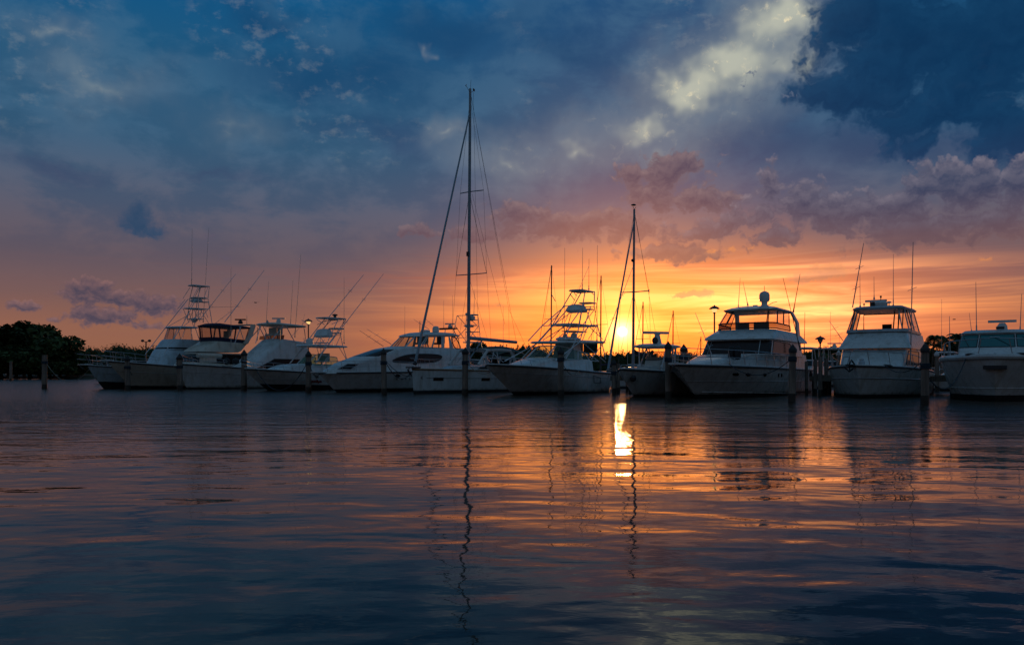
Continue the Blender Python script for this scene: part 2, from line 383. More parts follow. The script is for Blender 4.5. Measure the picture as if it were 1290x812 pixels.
# ------------------------------------------------------------------ water
def water():
    m = bpy.data.materials.new('water'); m.use_nodes = True; t = m.node_tree; N = NT(t); b = t.nodes['Principled BSDF']
    b.inputs['Base Color'].default_value = (.028,.023,.015,1); b.inputs['Roughness'].default_value = .03; b.inputs['IOR'].default_value = 1.29
    co = E(N, N.n('ShaderNodeNewGeometry').outputs['Position'])
    c2 = N.vec('MULTIPLY', co, (.55, 1.0, 1.0))
    big = N.noise(N.vec('MULTIPLY', co, (.45, 1, 1)), .50, 2, .5)
    mid = N.noise(c2, 1.7, 2, .5, .15)
    fine = N.noise(c2, 6.0, 3, .55, .15)
    patch = N.ss(N.noise(N.vec('MULTIPLY', co, (.30, 1, 1)), .11, 3, .5), .42, .66)
    dist = N.vec('LENGTH', co, out=1)
    far = N.ss(dist, 9.0, 34.0)
    chop = N.noise(N.vec('MULTIPLY', co, (.32, 1, 1)), 1.3, 4, .66)*N.ss(dist, 7.0, 34.0)
    h = chop*.11 + big*(far*.05+.046) + mid*(patch*.010+.010+far*.020) + fine*((patch*.6+.4)*(far*.032+.0022))
    bn = N.n('ShaderNodeBump'); bn.inputs['Strength'].default_value = 1.0; bn.inputs['Distance'].default_value = 1.0
    N.set(b.inputs['Roughness'], N.ss(dist, 8.0, 60.0)*.13+.03)      # ripples too small to resolve
    N.set(bn.inputs['Height'], h); t.links.new(bn.outputs[0], b.inputs['Normal'])
    w = MB(); w.grid([[(-4000,-300,0),(4000,-300,0)],[(-4000,9000,0),(4000,9000,0)]])
    MATS['water'] = m; tag(w.build('water', 'water', None, False), kind='structure')
water()

# ------------------------------------------------------------------ boat kit
class Surf:
    """A lofted shell: rings bottom to top; u runs aft-port 0..1, round the front 1..2, to aft-starboard 3; v is the ring."""
    NS, NF = 8, 14
    def __init__(s, specs):            # spec: (front x, aft x, half width front, half width aft, z front, z aft, round length)
        s.sp = specs; s.m = len(specs)-1
    def _pt(s, sp, u):
        f, a, wf, wa, zf, za, rl = sp
        xs = f+rl
        if u <= 1: x = a+(xs-a)*u; y = -(wa+(wf-wa)*u)
        elif u >= 2: k = 3-u; x = a+(xs-a)*k; y = wa+(wf-wa)*k
        else:
            th = (u-1.5)*pi; x = xs-rl*abs(cos(th))**.75; y = wf*(1 if th > 0 else -1)*abs(sin(th))**.75
        k = (x-f)/(a-f) if a != f else 0
        return Vector((x, y, zf+(za-zf)*k))
    def P(s, u, v, off=0.0):
        v = max(0, min(s.m, v)); i = min(int(v), s.m-1); k = v-i
        p = s._pt(s.sp[i], u).lerp(s._pt(s.sp[i+1], u), k)
        if off:
            e = .02
            du = s.P(u+e, v)-s.P(u-e, v); dv = s.P(u, min(v+e, s.m))-s.P(u, max(v-e, 0))
            n = dv.cross(du)
            if n.length > 1e-9:
                n.normalize(); c = Vector(((s.sp[i][0]+s.sp[i][1])/2, 0, p.z))
                if n.dot(p-c) < 0: n = -n
                p = p+n*off
        return p
    def us(s): return [i/s.NS for i in range(s.NS)]+[1+i/s.NF for i in range(s.NF)]+[2+i/s.NS for i in range(s.NS+1)]
    def build(s, name, m, parent, cap=True, crown=0.0):
        mb = MB(); rings = [[s._pt(sp, u) for u in s.us()] for sp in s.sp]
        if crown:
            f, a, wf, wa, zf, za, rl = s.sp[-1]
            for q, c in ((.72, .7), (.35, 1.0)):
                xm = (f+a)/2; rings.append([Vector((xm+(p.x-xm)*q, p.y*q, p.z+crown*c)) for p in [s._pt(s.sp[-1], u) for u in s.us()]])
        mb.loft(rings, True, cap)
        s.o = mb.build(name, m, parent, ang=42); return s.o
    def patch(s, c, m, parent, name='window', off=.012, nu=8, nv=3, frame=None, fr=.02, oval=False):
        (bl, br, tr, tl) = c
        def q(a, b):
            x0 = bl[0]+(br[0]-bl[0])*a; x1 = tl[0]+(tr[0]-tl[0])*a
            y0 = bl[1]+(br[1]-bl[1])*a; y1 = tl[1]+(tr[1]-tl[1])*a
            return (x0+(x1-x0)*b, y0+(y1-y0)*b)
        mb = MB()
        if oval:
            nn = 24; rings = []
            for r in (1, .66, .33, .02):
                rr = []
                for k in range(nn):
                    t = 2*pi*k/nn; e = .62
                    a = .5+.5*r*(abs(cos(t))**e)*(1 if cos(t) > 0 else -1); b_ = .5+.5*r*(abs(sin(t))**e)*(1 if sin(t) > 0 else -1)
                    rr.append(s.P(*q(a, b_), off))
                rings.append(rr)
            mb.loft(rings, False, True); edge = rings[0]+[rings[0][0]]
        else:
            mb.grid([[s.P(*q(i/nu, j/nv), off) for i in range(nu+1)] for j in range(nv+1)])
            edge = [s.P(*q(i/nu, 0), off) for i in range(nu+1)]+[s.P(*q(1, j/nv), off) for j in range(1, nv+1)]+[s.P(*q(1-i/nu, 1), off) for i in range(1, nu+1)]+[s.P(*q(0, 1-j/nv), off) for j in range(1, nv+1)]
        o = mb.build(name, m, parent)
        if frame: MB().tube(edge, fr, 4).build('frame', frame, o)
        return o
def slab(f, a, wf, wa, zf, za, th, rl=.5, inset=.12):
    return Surf([(f+inset, a-inset, wf-inset, wa-inset, zf, za, rl), (f, a, wf, wa, zf+th*.35, za+th*.35, rl), (f+.02, a-.02, wf-.02, wa-.02, zf+th*.7, za+th*.7, rl), (f+inset, a-inset, wf-inset, wa-inset, zf+th, za+th, rl)])
class Boat:
    def __init__(s, name, label, cat, wl, tip, A, L, B, zst=None, group=None, hull='gelcoat', Y=None, zb=None, rake=None, p0=1.5, p1=2.7, k0=.84, strip='dark_trim', boot=.14, deckm='deck_white', sheer_pow=1.5, tend=.1, hn=30):
        s.A = R(A); s.sa, s.ca = sin(s.A), cos(s.A); Y = Y or Yof(wl[1])
        X = (wl[0]-CX)/F*Y
        s.X0, s.Y0 = X, Y
        r = rake if rake is not None else -s.P(tip[0], 480, 0)[0]
        s.X0 -= s.sa*r; s.Y0 -= s.ca*r; s.rake = r
        s.zb = zb or s.P(tip[0], tip[1], 0)[2]
        s.L, s.B = L, B; s.zst = zst if zst is not None else s.zb*.62
        s.sheer_pow, s.tend, s.p0, s.p1, s.k0 = sheer_pow, tend, p0, p1, k0
        s.o = empty(name, (s.X0, s.Y0, 0), pi/2-s.A, label=label, cat=cat, group=group)
        s.hull(hull, strip, boot, deckm, hn)
    def P(s, px, py, y=0.0):        # photo place -> local point on the lengthwise plane y
        u = (px-CX)/F; x = (u*(s.Y0+y*s.sa)-s.X0+y*s.ca)/(s.sa-u*s.ca)
        return s._z(x, y, py)
    def F(s, px, py, w, rl=.6):     # front centre point of a rounded shape whose left outline is seen at (px, py)
        p = s.P(px, py, .72*w); return Vector((p.x-.25*rl, 0, p.z))
    def Q(s, px, py, x):            # photo place -> local point on the cross plane x
        u = (px-CX)/F; y = (s.X0+x*s.sa-u*(s.Y0+x*s.ca))/(s.ca+u*s.sa)
        return s._z(x, y, py)
    def _z(s, x, y, py):
        Yw = s.Y0+x*s.ca+y*s.sa
        return Vector((x, y, CH-(py-HY)/F*Yw))
    def X(s, px, y=0.0): return s.P(px, 450, y)[0]
    def zs(s, x): t = max(0, min(1, x/s.L)); return s.zst+(s.zb-s.zst)*(1-t)**s.sheer_pow
    def half(s, t, h):
        tm = .58; p = s.p0+(s.p1-s.p0)*h**1.5
        f = 1-(1-min(t/tm, 1))**p
        if t > tm: f -= s.tend*((t-tm)/(1-tm))**2
        return s.B/2*f*(s.k0+(1-s.k0)*h**.8)
    def hp(s, t, h, side, off=0.0):
        zl = -.4; hw = .4/(s.zb+.4)
        x0 = s.rake*(max(0, 1-h)/(1-hw))**1.15
        x = x0+(s.L-x0)*t; z = zl+(s.zs(x)-zl)*h
        return Vector((x, side*(s.half(t, h)+off), z))
    def sheer(s, x, side=-1, inset=0.0, dz=0.0):
        t = max(0, min(1, x/s.L)); return Vector((x, side*max(0, s.half(t, 1)-inset), s.zs(x)+dz))
    def hull(s, hm, strip, boot, deckm, hn):
        ts = [(i/hn)**1.5 for i in range(hn+1)]
        hb = (boot+.4)/(s.zb*.8+.4)
        for nm, m, hs in (('bottom', 'bottom_paint', [0, hb*.5, hb]), ('hull', hm, [hb+(1-hb)*i/9 for i in range(10)])):
            mb = MB()
            for sd in (-1, 1): mb.grid([[s.hp(t, h, sd) for t in ts] for h in hs], flip=sd > 0)
            mb.grid([[s.hp(1, h, -1), s.hp(1, h, 1)] for h in hs])
            o = mb.build(nm, m, s.o, ang=50)
            if nm == 'hull': s.h = o
        mb = MB(); mb.grid([[Vector((p.x, p.y*k*.995, p.z-.03+.09*(1-k*k)*min(1, t*6))) for t in ts for p in [s.hp(t, 1, 1)]] for k in (-1, -.6, -.2, .2, .6, 1)], flip=True)
        s.deck = mb.build('deck', deckm, s.o)
        mb = MB()
        for sd in (-1, 1): mb.tube([s.hp(t, .985, sd, .015) for t in ts], .045, 6)
        mb.build('rub_rail', strip, s.h)
        mb = MB()
        for sd in (-1, 1): mb.tube([s.hp(t, 1, sd, -.03)+Vector((0, 0, .03)) for t in ts], .035, 6)
        mb.build('toe_rail', 'gelcoat', s.deck)
    def tube(s, name, pts, r, m, parent=None, r1=None, mirror=False, n=6):
        mb = MB(); mb.tube(pts, r, n, r1)
        if mirror: mb.tube([Vector((p[0], -p[1], p[2])) for p in pts], r, n, r1)
        return mb.build(name, m, parent or s.o)
    def tubes(s, name, lst, r, m, parent=None, mirror=True):
        for pts in lst:      # every tube a part of its own
            o = MB().tube(pts, r, 6).build(name, m, parent or s.o)
            if mirror: MB().tube([Vector((p[0], -p[1], p[2])) for p in pts], r, 6).build(name, m, parent or s.o)
        return o
    def ant(s, a, b, y, r=.022, m='antenna_white', name='antenna', Q=None):
        if Q is None: p, q = s.P(*a, y), s.P(*b, y)
        else: p, q = s.Q(*a, Q), s.Q(*b, Q)
        mid = p.lerp(q, .12)
        mb = MB().tube([p, mid], r*1.5, 6); mb.tube([mid, q], r, 6, r*.45)
        mb.lathe(tuple(p), [(.05, -.06), (.05, .04), (.02, .1)], 8)
        return mb.build(name, m, s.o)
    def rail(s, x0, x1, h, n, ext=.0, inset=.12, mid=True, m='steel', r=.016, lean=.08, drop=.3):
        mb = MB(); K = 18
        for lv in ((h, h*.52) if mid else (h,)):
            pts = []
            for side in (-1, 1):
                q = []
                for i in range(K+1):
                    x = x0+(x1-x0)*i/K
                    p = s.sheer(max(x, .02), side, inset)
                    fade = 1-drop*(i/K)**3 if lv == h else 1
                    q.append(Vector((x, p.y*(1-lean*.2), p.z+lv*fade)))
                q[0].y = side*max(.18, abs(q[0].y))
                pts.append(q)
            top = [Vector((x0-ext, .16, pts[0][0].z+.04)), Vector((x0-ext, -.16, pts[0][0].z+.04))]
            full = pts[1][::-1]+top+pts[0]
            mb.tube(full, r, 5)
        for side in (-1, 1):
            for i in range(n):
                x = x0+(x1-x0)*(i+.4)/n
                a = s.sheer(max(x+.12, .3), side, inset, 0); k = (x-x0)/(x1-x0)
                mb.tube([a, Vector((x, side*max(.18, abs(s.sheer(max(x, .02), side, inset).y))*(1-lean*.2), s.zs(x)+h*(1-drop*k**3)))], r*.9, 5)
        return mb.build('railing', m, s.o)
    def anchor(s, ext=.35, roll=True):
        zb = s.zb
        mb = MB(); mb.box((-ext/2+.1, 0, zb+.05), (ext+.6, .34, .08)); s.pul = mb.build('bow_roller', 'gelcoat', s.o)
        mb = MB(); mb.tube([(-ext+.55, 0, zb+.10), (-ext-.05, 0, zb+.06), (-ext-.12, 0, zb-.05)], .03, 6)
        mb.tube([(-ext-.12, 0, zb-.05), (-ext+.10, .0, zb-.28)], .035, 6)
        mb.loft([[(-ext-.14, -.03, zb-.04), (-ext-.14, .03, zb-.04), (-ext-.10, 0, zb-.1)], [(-ext+.22, -.19, zb-.30), (-ext+.22, .19, zb-.30), (-ext+.15, 0, zb-.36)]])
        mb.build('anchor', 'steel', s.o)
    def radome(s, c, r=.3, h=.3, m='gelcoat', name='radar_dome'):
        return MB().lathe(tuple(c), [(r*.55, -.12), (r*.6, 0), (r, .04), (r, h*.55), (r*.85, h*.85), (r*.45, h)], 16).build(name, m, s.o)
    def radarbar(s, c, ln=1.5, rz=0, m='gelcoat'):
        o = MB().lathe(tuple(c), [(.2, -.02), (.22, .1), (.16, .26), (.08, .3)], 12).build('radar', m, s.o)
        MB().box((c[0], c[1], c[2]+.37), (.16, ln, .12), rz).build('radar_arm', m, o); return o
    def fwc(s, n, x, h=.5):  # small cleats
        pass
def seat(b, c, w=.55, m='seat_vinyl', name='helm_seat'):
    mb = MB(); mb.box((c[0], c[1], c[2]+.45), (.5, w, .14)); mb.box((c[0]+.24, c[1], c[2]+.78), (.12, w, .6)); mb.tube([(c[0], c[1], c[2]), (c[0], c[1], c[2]+.4)], .06)
    return mb.build(name, m, b.o)
def enclosure(b, S, spans, glass='clear_vinyl', frame='dark_canvas', fr=.035, v0=0, v1=1, name='vinyl_panel'):
    for (u0, u1) in spans: S.patch([(u0, v0), (u1, v0), (u1, v1), (u0, v1)], glass, b.o, name=name, off=0, nu=10, frame=frame, fr=fr)
def tower(b, legs, plats, braces=(), r=.032, pod=None, m='white_tube', platm='gelcoat'):
    """legs and braces: polylines of (px, py, half width); platforms: (px front, py, px aft, half width, thickness)"""
    t = MB()
    def PP(q):                     # a negative half width: measured on the far (starboard) leg
        out = []
        for px, py, w in q:
            p = b.P(px, py, -w); out.append(Vector((p.x, -abs(w), p.z)))
        return out
    for q in legs:
        p = PP(q); t.tube(p, r, 6); t.tube([Vector((v.x, -v.y, v.z)) for v in p], r, 6)
    for q in braces:
        p = PP(q); t.tube(p, r*.75, 5); t.tube([Vector((v.x, -v.y, v.z)) for v in p], r*.75, 5)
    for q in legs:
        for v in PP(q)[1:]: t.tube([v, Vector((v.x, -v.y, v.z))], r*.75, 5)
    to = t.build('tower', m, b.o)
    for nm, f, py, a, w, th in plats:
        pf, pa = b.P(f, py, w*.8), b.P(a, py, -w)
        if pa.x < pf.x+.5: pa.x = pf.x+.5
        slab(pf.x, pa.x, w*.9, w, pf.z-th/2, pf.z-th/2, th, min(.4, w*.5), .04).build(nm, platm, to)
    if pod:
        f, py0, a, py1, w = pod
        p, q = b.P(f, py1, w*.7), b.P(a, py1, -w); z1 = b.P(f, py0, 0).z; q.x = max(q.x, p.x+.8)
        Surf([(p.x+.12, q.x, w*.8, w*.9, p.z, p.z, .3), (p.x, q.x, w, w, p.z+.12, p.z+.12, .3), (p.x+.2, q.x-.1, w*.8, w*.8, z1-.08, z1-.08, .3), (p.x+.35, q.x-.3, w*.5, w*.5, z1, z1, .2)]).build('helm_pod', 'gelcoat', to)
    return to
def outrigger(b, a, c, y, m='aluminium', r=.03, Q=None):
    p, q = (b.P(*a, y), b.P(*c, y)) if Q is None else (b.Q(*a, Q), b.Q(*c, Q))
    mb = MB().tube([p, q], r, 6, r*.5)
    d = (q-p)
    for k in (.3, .62):
        w = p+d*k; s_ = .22
        mb.tube([w+Vector((-s_, 0, s_*.4)), w+Vector((s_, 0, -s_*.4))], r*.35, 4); mb.tube([w+Vector((0, -s_, s_*.4)), w+Vector((0, s_, -s_*.4))], r*.35, 4)
    return mb.build('outrigger', m, b.o)

# ================================================================== the boats, from left to right
Wm = 1.9
# ---- boat 1: pale blue sport fisher with tall tower
b = Boat('sport_fishing_boat', 'pale blue sport fishing boat with tall open tower, outermost beside the mangrove trees', 'boat', (130.5,489.4), (110,459.8), 31, 14.5, 4.6, zst=1.25, hull='gelcoat_blue', group=None, boot=.45)
b.anchor(.5); b.rail(-.3, b.X(165,-1.6), .85, 5, ext=.45)
w = 1.55; f0, f1 = b.F(180,456,1.35,1), b.F(193,441.5,1.3,.9); zt = b.P(262,441,-w).z
S = Surf([(f0.x, b.X(272,-w), 1.35, w+.1, b.zs(f0.x)-.1, b.zs(9)-.1, 1.0), (f1.x, b.X(272,-w), 1.3, w, f1.z-.05, f1.z, .9), (f1.x+.1, b.X(270,-w), 1.2, w-.05, f1.z+.06, f1.z+.1, .9)])
cab = S.build('cabin', 'gelcoat_blue', b.o, crown=.05)
g0, g1 = b.F(194.6,440,1.3,.8), b.F(205,427.7,1.2,.6)
S = Surf([(g0.x, b.X(268,-1.5), 1.3, 1.5, g0.z-.05, g0.z, .8), (g1.x-.25, b.X(266,-1.5), 1.3, 1.5, g1.z-.25, g1.z-.25, .7), (g1.x, b.X(262,-1.45), 1.2, 1.4, g1.z, g1.z, .6)])
fb = S.build('flybridge', 'gelcoat_blue', b.o)
S.patch([(.15,.12),(2.85,.12),(2.85,.30),(.15,.30)], 'dark_glass', fb, nu=40)
h0 = b.F(208.4,413.5,1.25,.6); ha = b.P(250,413.5,-1.4)
slab(h0.x, ha.x, 1.25, 1.4, h0.z, h0.z, .16, .6).build('hardtop', 'gelcoat_blue', b.o)
S = Surf([(g1.x+.1, b.X(255,-1.3), 1.1, 1.3, g1.z, g1.z, .5), (h0.x+.2, ha.x-.3, 1.1, 1.25, h0.z, h0.z, .5)])
enclosure(b, S, [(.45,.95),(1.0,1.33),(1.35,1.65),(1.67,2.0),(2.05,2.55)], frame='white_tube', fr=.022)
b.tubes('hardtop_support', [[b.P(241,428,-1.3), b.P(241,413,-1.2)], [b.P(252,430,-1.3), b.P(246,413,-1.2)]], .03, 'white_tube')
tower(b, [[(183,446,-1.3),(209,412,-1.1),(236.5,377,-.6)], [(236,402,-.8),(239,376,-.6),(243,360.5,-.5)], [(268,412,1.3),(262,376,.75),(264,360.5,.62)]],
      [('top_canopy',235,359.5,264.5,.62,.10), ('platform',238,374.8,261,.6,.08), ('platform',229,388.3,263.5,.75,.08), ('platform',234,401.8,257,.7,.07), ('seat',252,380.5,260,.4,.07)],
      [[(231,389,-.7),(252,405,.8)], [(244,389,-.6),(238,404,-.7)], [(251,388,.8),(266,412,1.2)], [(246,402,.8),(251,389,.6)], [(262,400,1.1),(257,388,.8)], [(212,411,-1.1),(240,395,-.7)], [(243,375,.7),(250,361,.6)], [(257,375,.7),(262,361,.6)], [(238,388,.8),(246,376,.7)]],
      pod=(238.5,374.5,248,380.5,.5))
b.radome(b.P(245,404.5,0), .32, .3)
b.ant((241.5,360),(242,288),-.3); b.ant((256,405),(263,287),.5)
outrigger(b, (252,402), (297,345), -1.5); 
b.ant((264,387),(304,386),-.6, r=.018, name='rod')
b1 = b
# ---- boat 2: convertible with navy bimini
b = Boat('motor_yacht', 'cream motor yacht with navy canvas enclosure on its flybridge, second from left', 'boat', (169.5,489.9), (136,454.5), 31, 14.5, 4.7, zst=1.35, strip='dark_trim', hull='gelcoat_cream', boot=.2)
b.rail(.0, b.X(205,-1.9), .75, 5, ext=.4); b.anchor(.4)
w = 1.7; f0, f1 = b.F(215,455,1.4,1), b.F(233,444.5,1.35,1)
S = Surf([(f0.x, b.X(330,-w), 1.4, w+.1, b.zs(f0.x)-.1, b.zs(9)-.1, 1.0), (f1.x, b.X(330,-w), 1.35, w, f1.z, f1.z, 1.0)])
cab = S.build('cabin', 'gelcoat_cream', b.o)
S.patch([(.12,.30),(.98,.42),(.98,.93),(.12,.93)], 'dark_glass', cab, nu=12)
S.patch([(1.02,.42),(1.98,.42),(1.98,.93),(1.02,.93)], 'dark_glass', cab, name='windshield', nu=20)
g0, g1 = b.F(231.8,443,1.45,1.1), b.F(252,430,1.3,.6)
S = Surf([(g0.x, b.X(300,-1.65), 1.45, 1.65, g0.z, g0.z-.02, 1.1), (g0.x+.15, b.X(304,-1.65), 1.4, 1.65, g0.z+.18, g0.z+.15, 1.0), (g1.x, b.X(312,-1.55), 1.3, 1.5, g1.z, g1.z-.12, .6)])
fb = S.build('flybridge', 'gelcoat_cream', b.o)
h0 = b.F(250.5,411,1.25,.5); hb = b.P(316.5,411,-1.5)
S = Surf([(h0.x, hb.x, 1.25, 1.45, h0.z-.05, h0.z-.10, .5), (h0.x-.05, hb.x+.05, 1.3, 1.5, h0.z+.06, h0.z, .5), (h0.x+.5, hb.x-.3, 1.05, 1.2, h0.z+.26, h0.z+.1, .5)])
bi = S.build('bimini_top', 'navy_canvas', b.o, crown=.05)
S = Surf([(g1.x+.05, b.X(309,-1.5), 1.25, 1.45, g1.z-.02, g1.z-.15, .5), (g1.x+.0, b.X(311,-1.48), 1.24, 1.43, g1.z+.30, g1.z+.14, .5), (h0.x, hb.x, 1.22, 1.42, h0.z, h0.z-.05, .5)])
enclosure(b, S, [(.05,.45),(.47,.97),(1.0,1.33),(1.35,1.65),(1.67,2.0),(2.05,2.5),(2.52,2.95)], frame='navy_canvas', fr=.05, v0=1, v1=2)
S.patch([(.05,0),(2.95,0),(2.95,1),(.05,1)], 'navy_canvas', b.o, name='canvas_skirt', off=0, nu=40)
pa, pb = b.P(309,433,-1.55), b.P(319,409.5,-1.45)
mb = MB()
for sd in (1, -1): MB().loft([[(p.x+dx, sd*p.y+dy, p.z) for dx, dy in ((-.25,-.06),(.25,-.06),(.25,.06),(-.25,.06))] for p in (pa, pa.lerp(pb,.5)+Vector((.12,0,0)), pb)]).build('arch_leg', 'gelcoat_cream', b.o)
mb.box((pb.x, 0, pb.z+.04), (.5, 2*abs(pb.y), .1)); mb.build('radar_arch', 'gelcoat_cream', b.o)
b.radarbar(b.P(303,407.5,0), 1.0, .5, 'dark_trim'); b.ant((311,409),(311,397),-.5, r=.03)
outrigger(b, (283,405.5), (333,340), -1.5, r=.036); b.ant((291,443),(291,336),-1.5, r=.024)
outrigger(b, (270,408), (300,385), 1.5, r=.02)
seat(b, b.P(282,432,-.4)); seat(b, b.P(282,432,.5))
b2 = b
# ---- boat 3: convertible with raised white fly bridge
b = Boat('sport_fishing_boat', 'white fishing boat with long sloping cabin front and black side window', 'boat', (236,488.8), (222,457.8), 31, 14.5, 4.8, Y=62.5, zst=1.3, boot=.08)
b.rail(.2, b.X(290,-2), .7, 6, ext=.2)
w = 1.75; q0, q1 = b.F(286,457,1.3,1), b.F(331,427.5,1.3,.7)
zc = b.P(372,446,-w).z; zd = b.zs(9)-.1
S = Surf([(q0.x, b.X(392,-w), 1.3, w, b.zs(q0.x)-.1, zd, 1.0), (q0.x+(q1.x-q0.x)*.42, b.X(392,-w), 1.3, w, zd+(q1.z-zd)*.42, zd+(q1.z-zd)*.42, .9), (q1.x, b.X(386,-w), 1.3, w-.1, q1.z-.05, q1.z-.25, .7), (q1.x+.25, b.X(384,-w), 1.15, w-.25, q1.z+.05, q1.z-.18, .6)])
cab = S.build('cabin', 'gelcoat', b.o)
S.patch([(.25,.08),(.98,.08),(.82,.93),(.25,.93)], 'dark_glass', cab, frame='dark_trim', nu=10)
S.patch([(2.02,.08),(2.75,.08),(2.75,.93),(2.18,.93)], 'dark_glass', cab, nu=10)
h0, ha = b.F(323.5,409,1.3,.7), b.P(386,412.5,-1.6)
slab(h0.x, ha.x, 1.3, 1.6, h0.z-.05, ha.z, .18, .7).build('hardtop', 'gelcoat_cream', b.o, crown=.10)
b.tubes('hardtop_support', [[b.P(322,432,-1.3), b.P(328,410,-1.2)], [b.P(334,426,-1.35), b.P(326,410,-1.2)], [b.P(343,427,-1.45), b.P(357,410,-1.4)], [b.P(371,430,-1.5), b.P(360,410,-1.4)], [b.P(353,428,-1.4), b.P(353,411,-1.4)], [b.P(386,432,-1.5), b.P(383,413,-1.5)]], .035, 'aluminium')
S = Surf([(q1.x+.2, b.X(348,-1.2), 1.15, 1.3, q1.z, q1.z, .5), (q1.x+.35, b.X(348,-1.2), 1.1, 1.25, q1.z+.32, q1.z+.25, .5)])
S.patch([(.3,0),(2.7,0),(2.7,1),(.3,1)], 'smoke_glass', b.o, name='windscreen', nu=30, off=0)
seat(b, b.P(341,428,0), .9); seat(b, b.P(350,428,-.7)); 
b.radarbar(b.P(351,406.3,0), 1.1, .7); b.ant((337,406),(337,403),-.4, r=.1)
b.ant((334,430),(338.5,354),-1.2); b.ant((366,409),(369,352),1.0); b.ant((371.5,424),(379,320),-1.3, r=.026)
b.ant((380,412),(384,395),-.5, r=.016); outrigger(b, (366,425), (387,402), 1.6, r=.02)
mb = MB(); p = b.P(258,449.8,0); mb.tube([(p.x-1.0, -.4, p.z+.1), (p.x-.85, -.4, p.z+.12), (p.x+1.1, -.4, p.z+.12), (p.x+1.25,-.4,p.z+.1)], .17, 10)
mb.box((p.x, -.4, p.z-.22), (1.2, .5, .36)); tag(mb.build('raft_cradle', 'gelcoat_cream', b.o))
b3 = b
# ---- boat 4: express with tower
b = Boat('express_fishing_boat', 'white express fishing boat with red lettering on its hull and a pale tower', 'boat', (338,491.6), (308,464.3), 31, 11.5, 4.0, zst=1.1, boot=.38, p1=3.0)
b.rail(.1, b.X(372,-1.5), .55, 5, ext=.25)
f0, f1 = b.F(330,465,.7,1), b.F(350,458.6,.9,1.2)
S = Surf([(f0.x, b.X(470,-1.5), .9, 1.55, b.zs(f0.x)-.08, b.zs(8)-.1, 1.0), (f1.x, b.X(470,-1.45), 1.0, 1.45, f1.z-.08, f1.z-.15, 1.2), (f1.x+.7, b.X(468,-1.3), .8, 1.3, f1.z+.02, f1.z-.05, 1.0)])
cab = S.build('foredeck_trunk', 'gelcoat', b.o, crown=.05)
z0 = f1.z-.1
g0, g1 = b.F(373,457,1.0,1.3), b.F(386,446.5,.95,1.2)
S = Surf([(g0.x, b.X(440,-1.4), 1.1, 1.4, z0, z0-.05, 1.3), (g1.x, b.X(430,-1.25), .95, 1.25, g1.z, g1.z-.25, 1.2)])
for (u0, u1) in ((.4,.98),(1.02,1.34),(1.36,1.64),(1.66,1.98),(2.02,2.6)): S.patch([(u0,0),(u1,0),(u1,1),(u0,1)], 'green_glass', b.o, name='windshield', off=0, nu=8, frame='white_tube', fr=.03)
h0, ha = b.F(373.6,436.2,1.2,.6), b.P(438,437.6,-1.4)
slab(h0.x, ha.x, 1.2, 1.4, h0.z-.02, ha.z-.02, .15, .6).build('hardtop', 'gelcoat', b.o, crown=.06)
b.radome(b.P(390,434,.3), .28, .5); seat(b, b.P(405,462,0), 1.2); 
tower(b, [[(366,457,-1.4),(382,436,-1.2),(407,404,-.8),(410,401,-.7)], [(398,457,1.4),(412,436,1.2),(436,402,.8)], [(437,453,1.4),(432,436,1.2),(429,422,1.1),(433,402,.8)]],
      [('top_canopy',395.5,400.3,436,.85,.09), ('platform',412,413.8,434,.55,.12), ('platform',412,419.5,430,.5,.10), ('platform',394,431.5,415,.4,.07)],
      [[(399,402,.8),(409,409,.8)], [(404,425,.9),(410,434,1.1)], [(420,419,1),(420,436,1.2)], [(430,420,1.1),(423,436,1.2)], [(409,428,1),(398,436,1.2)], [(427,437,1.2),(436,452,1.4)], [(418,408,.8),(430,403,.8)]], pod=(395.5,413.3,414.5,424.8,.75))
MB().lathe(tuple(b.P(422,400,0)), [(.12,0),(.12,.15),(.22,.18),(.22,.26),(.05,.3)], 10).build('radar', 'dark_trim', b.o)
outrigger(b, (412,402), (458,346), -1.0, r=.034); outrigger(b, (414,434), (483,345), -1.4, r=.034)
b.ant((433.5,432),(433.5,350),.4, r=.022)
mb = MB(); random.seed(3)       # worn red script name on the topsides
for k in range(7):
    x = b.X(397,-1.9)+k*.16; pts = []
    for j in range(6):
        q = b.hp((x-b.rake*.4+j*.022)/b.L, .62+.10*((j % 2)*1.0-.5)*(1.6 if k in (0, 4) else .8), -1, .015); pts.append(q)
    mb.tube(pts, .022, 4)
mb.build('hull_lettering', 'red_paint', b.h)
b4 = b
# ---- boat 5: enclosed motor yacht
b = Boat('cabin_cruiser', 'white cabin cruiser with rounded enclosed hardtop and long oval brown side window', 'boat', (424,493.9), (401.5,469.5), 32, 14.0, 4.5, zst=1.45, boot=.10, strip='dark_trim', p1=2.5, sheer_pow=1.1)
b.anchor(.35); b.rail(.1, b.X(520,-2), .75, 8, ext=.35, drop=.1)
w = 1.75
r0, r1, r2, r3 = b.F(406,467,.2,1), b.F(424,457.5,.6,1), b.F(448,448.5,.9,1.6), b.F(489,436.5,1.1,1.4)
xa = b.X(590,-w); z1 = b.P(560,446,-w).z; z2 = b.P(560,438,-w).z
S = Surf([(r0.x, xa, .7, 2.0, b.zs(0)-.05, b.zs(10)-.1, 1.6), (r1.x, xa, 1.0, 1.9, r1.z, r1.z+.1, 1.8), (r2.x, xa, 1.1, 1.85, r2.z, r2.z+.05, 1.8), (r3.x-1.3, xa, 1.2, 1.75, r3.z-.2, r3.z-.1, 1.6), (r3.x, xa-.3, 1.1, 1.6, r3.z, r3.z, 1.4)])
cab = S.build('cabin', 'gelcoat', b.o)
S.patch([(.36,1.10),(.86,1.10),(.86,2.35),(.36,2.35)], 'brown_glass', cab, oval=True, frame='dark_trim', fr=.03)
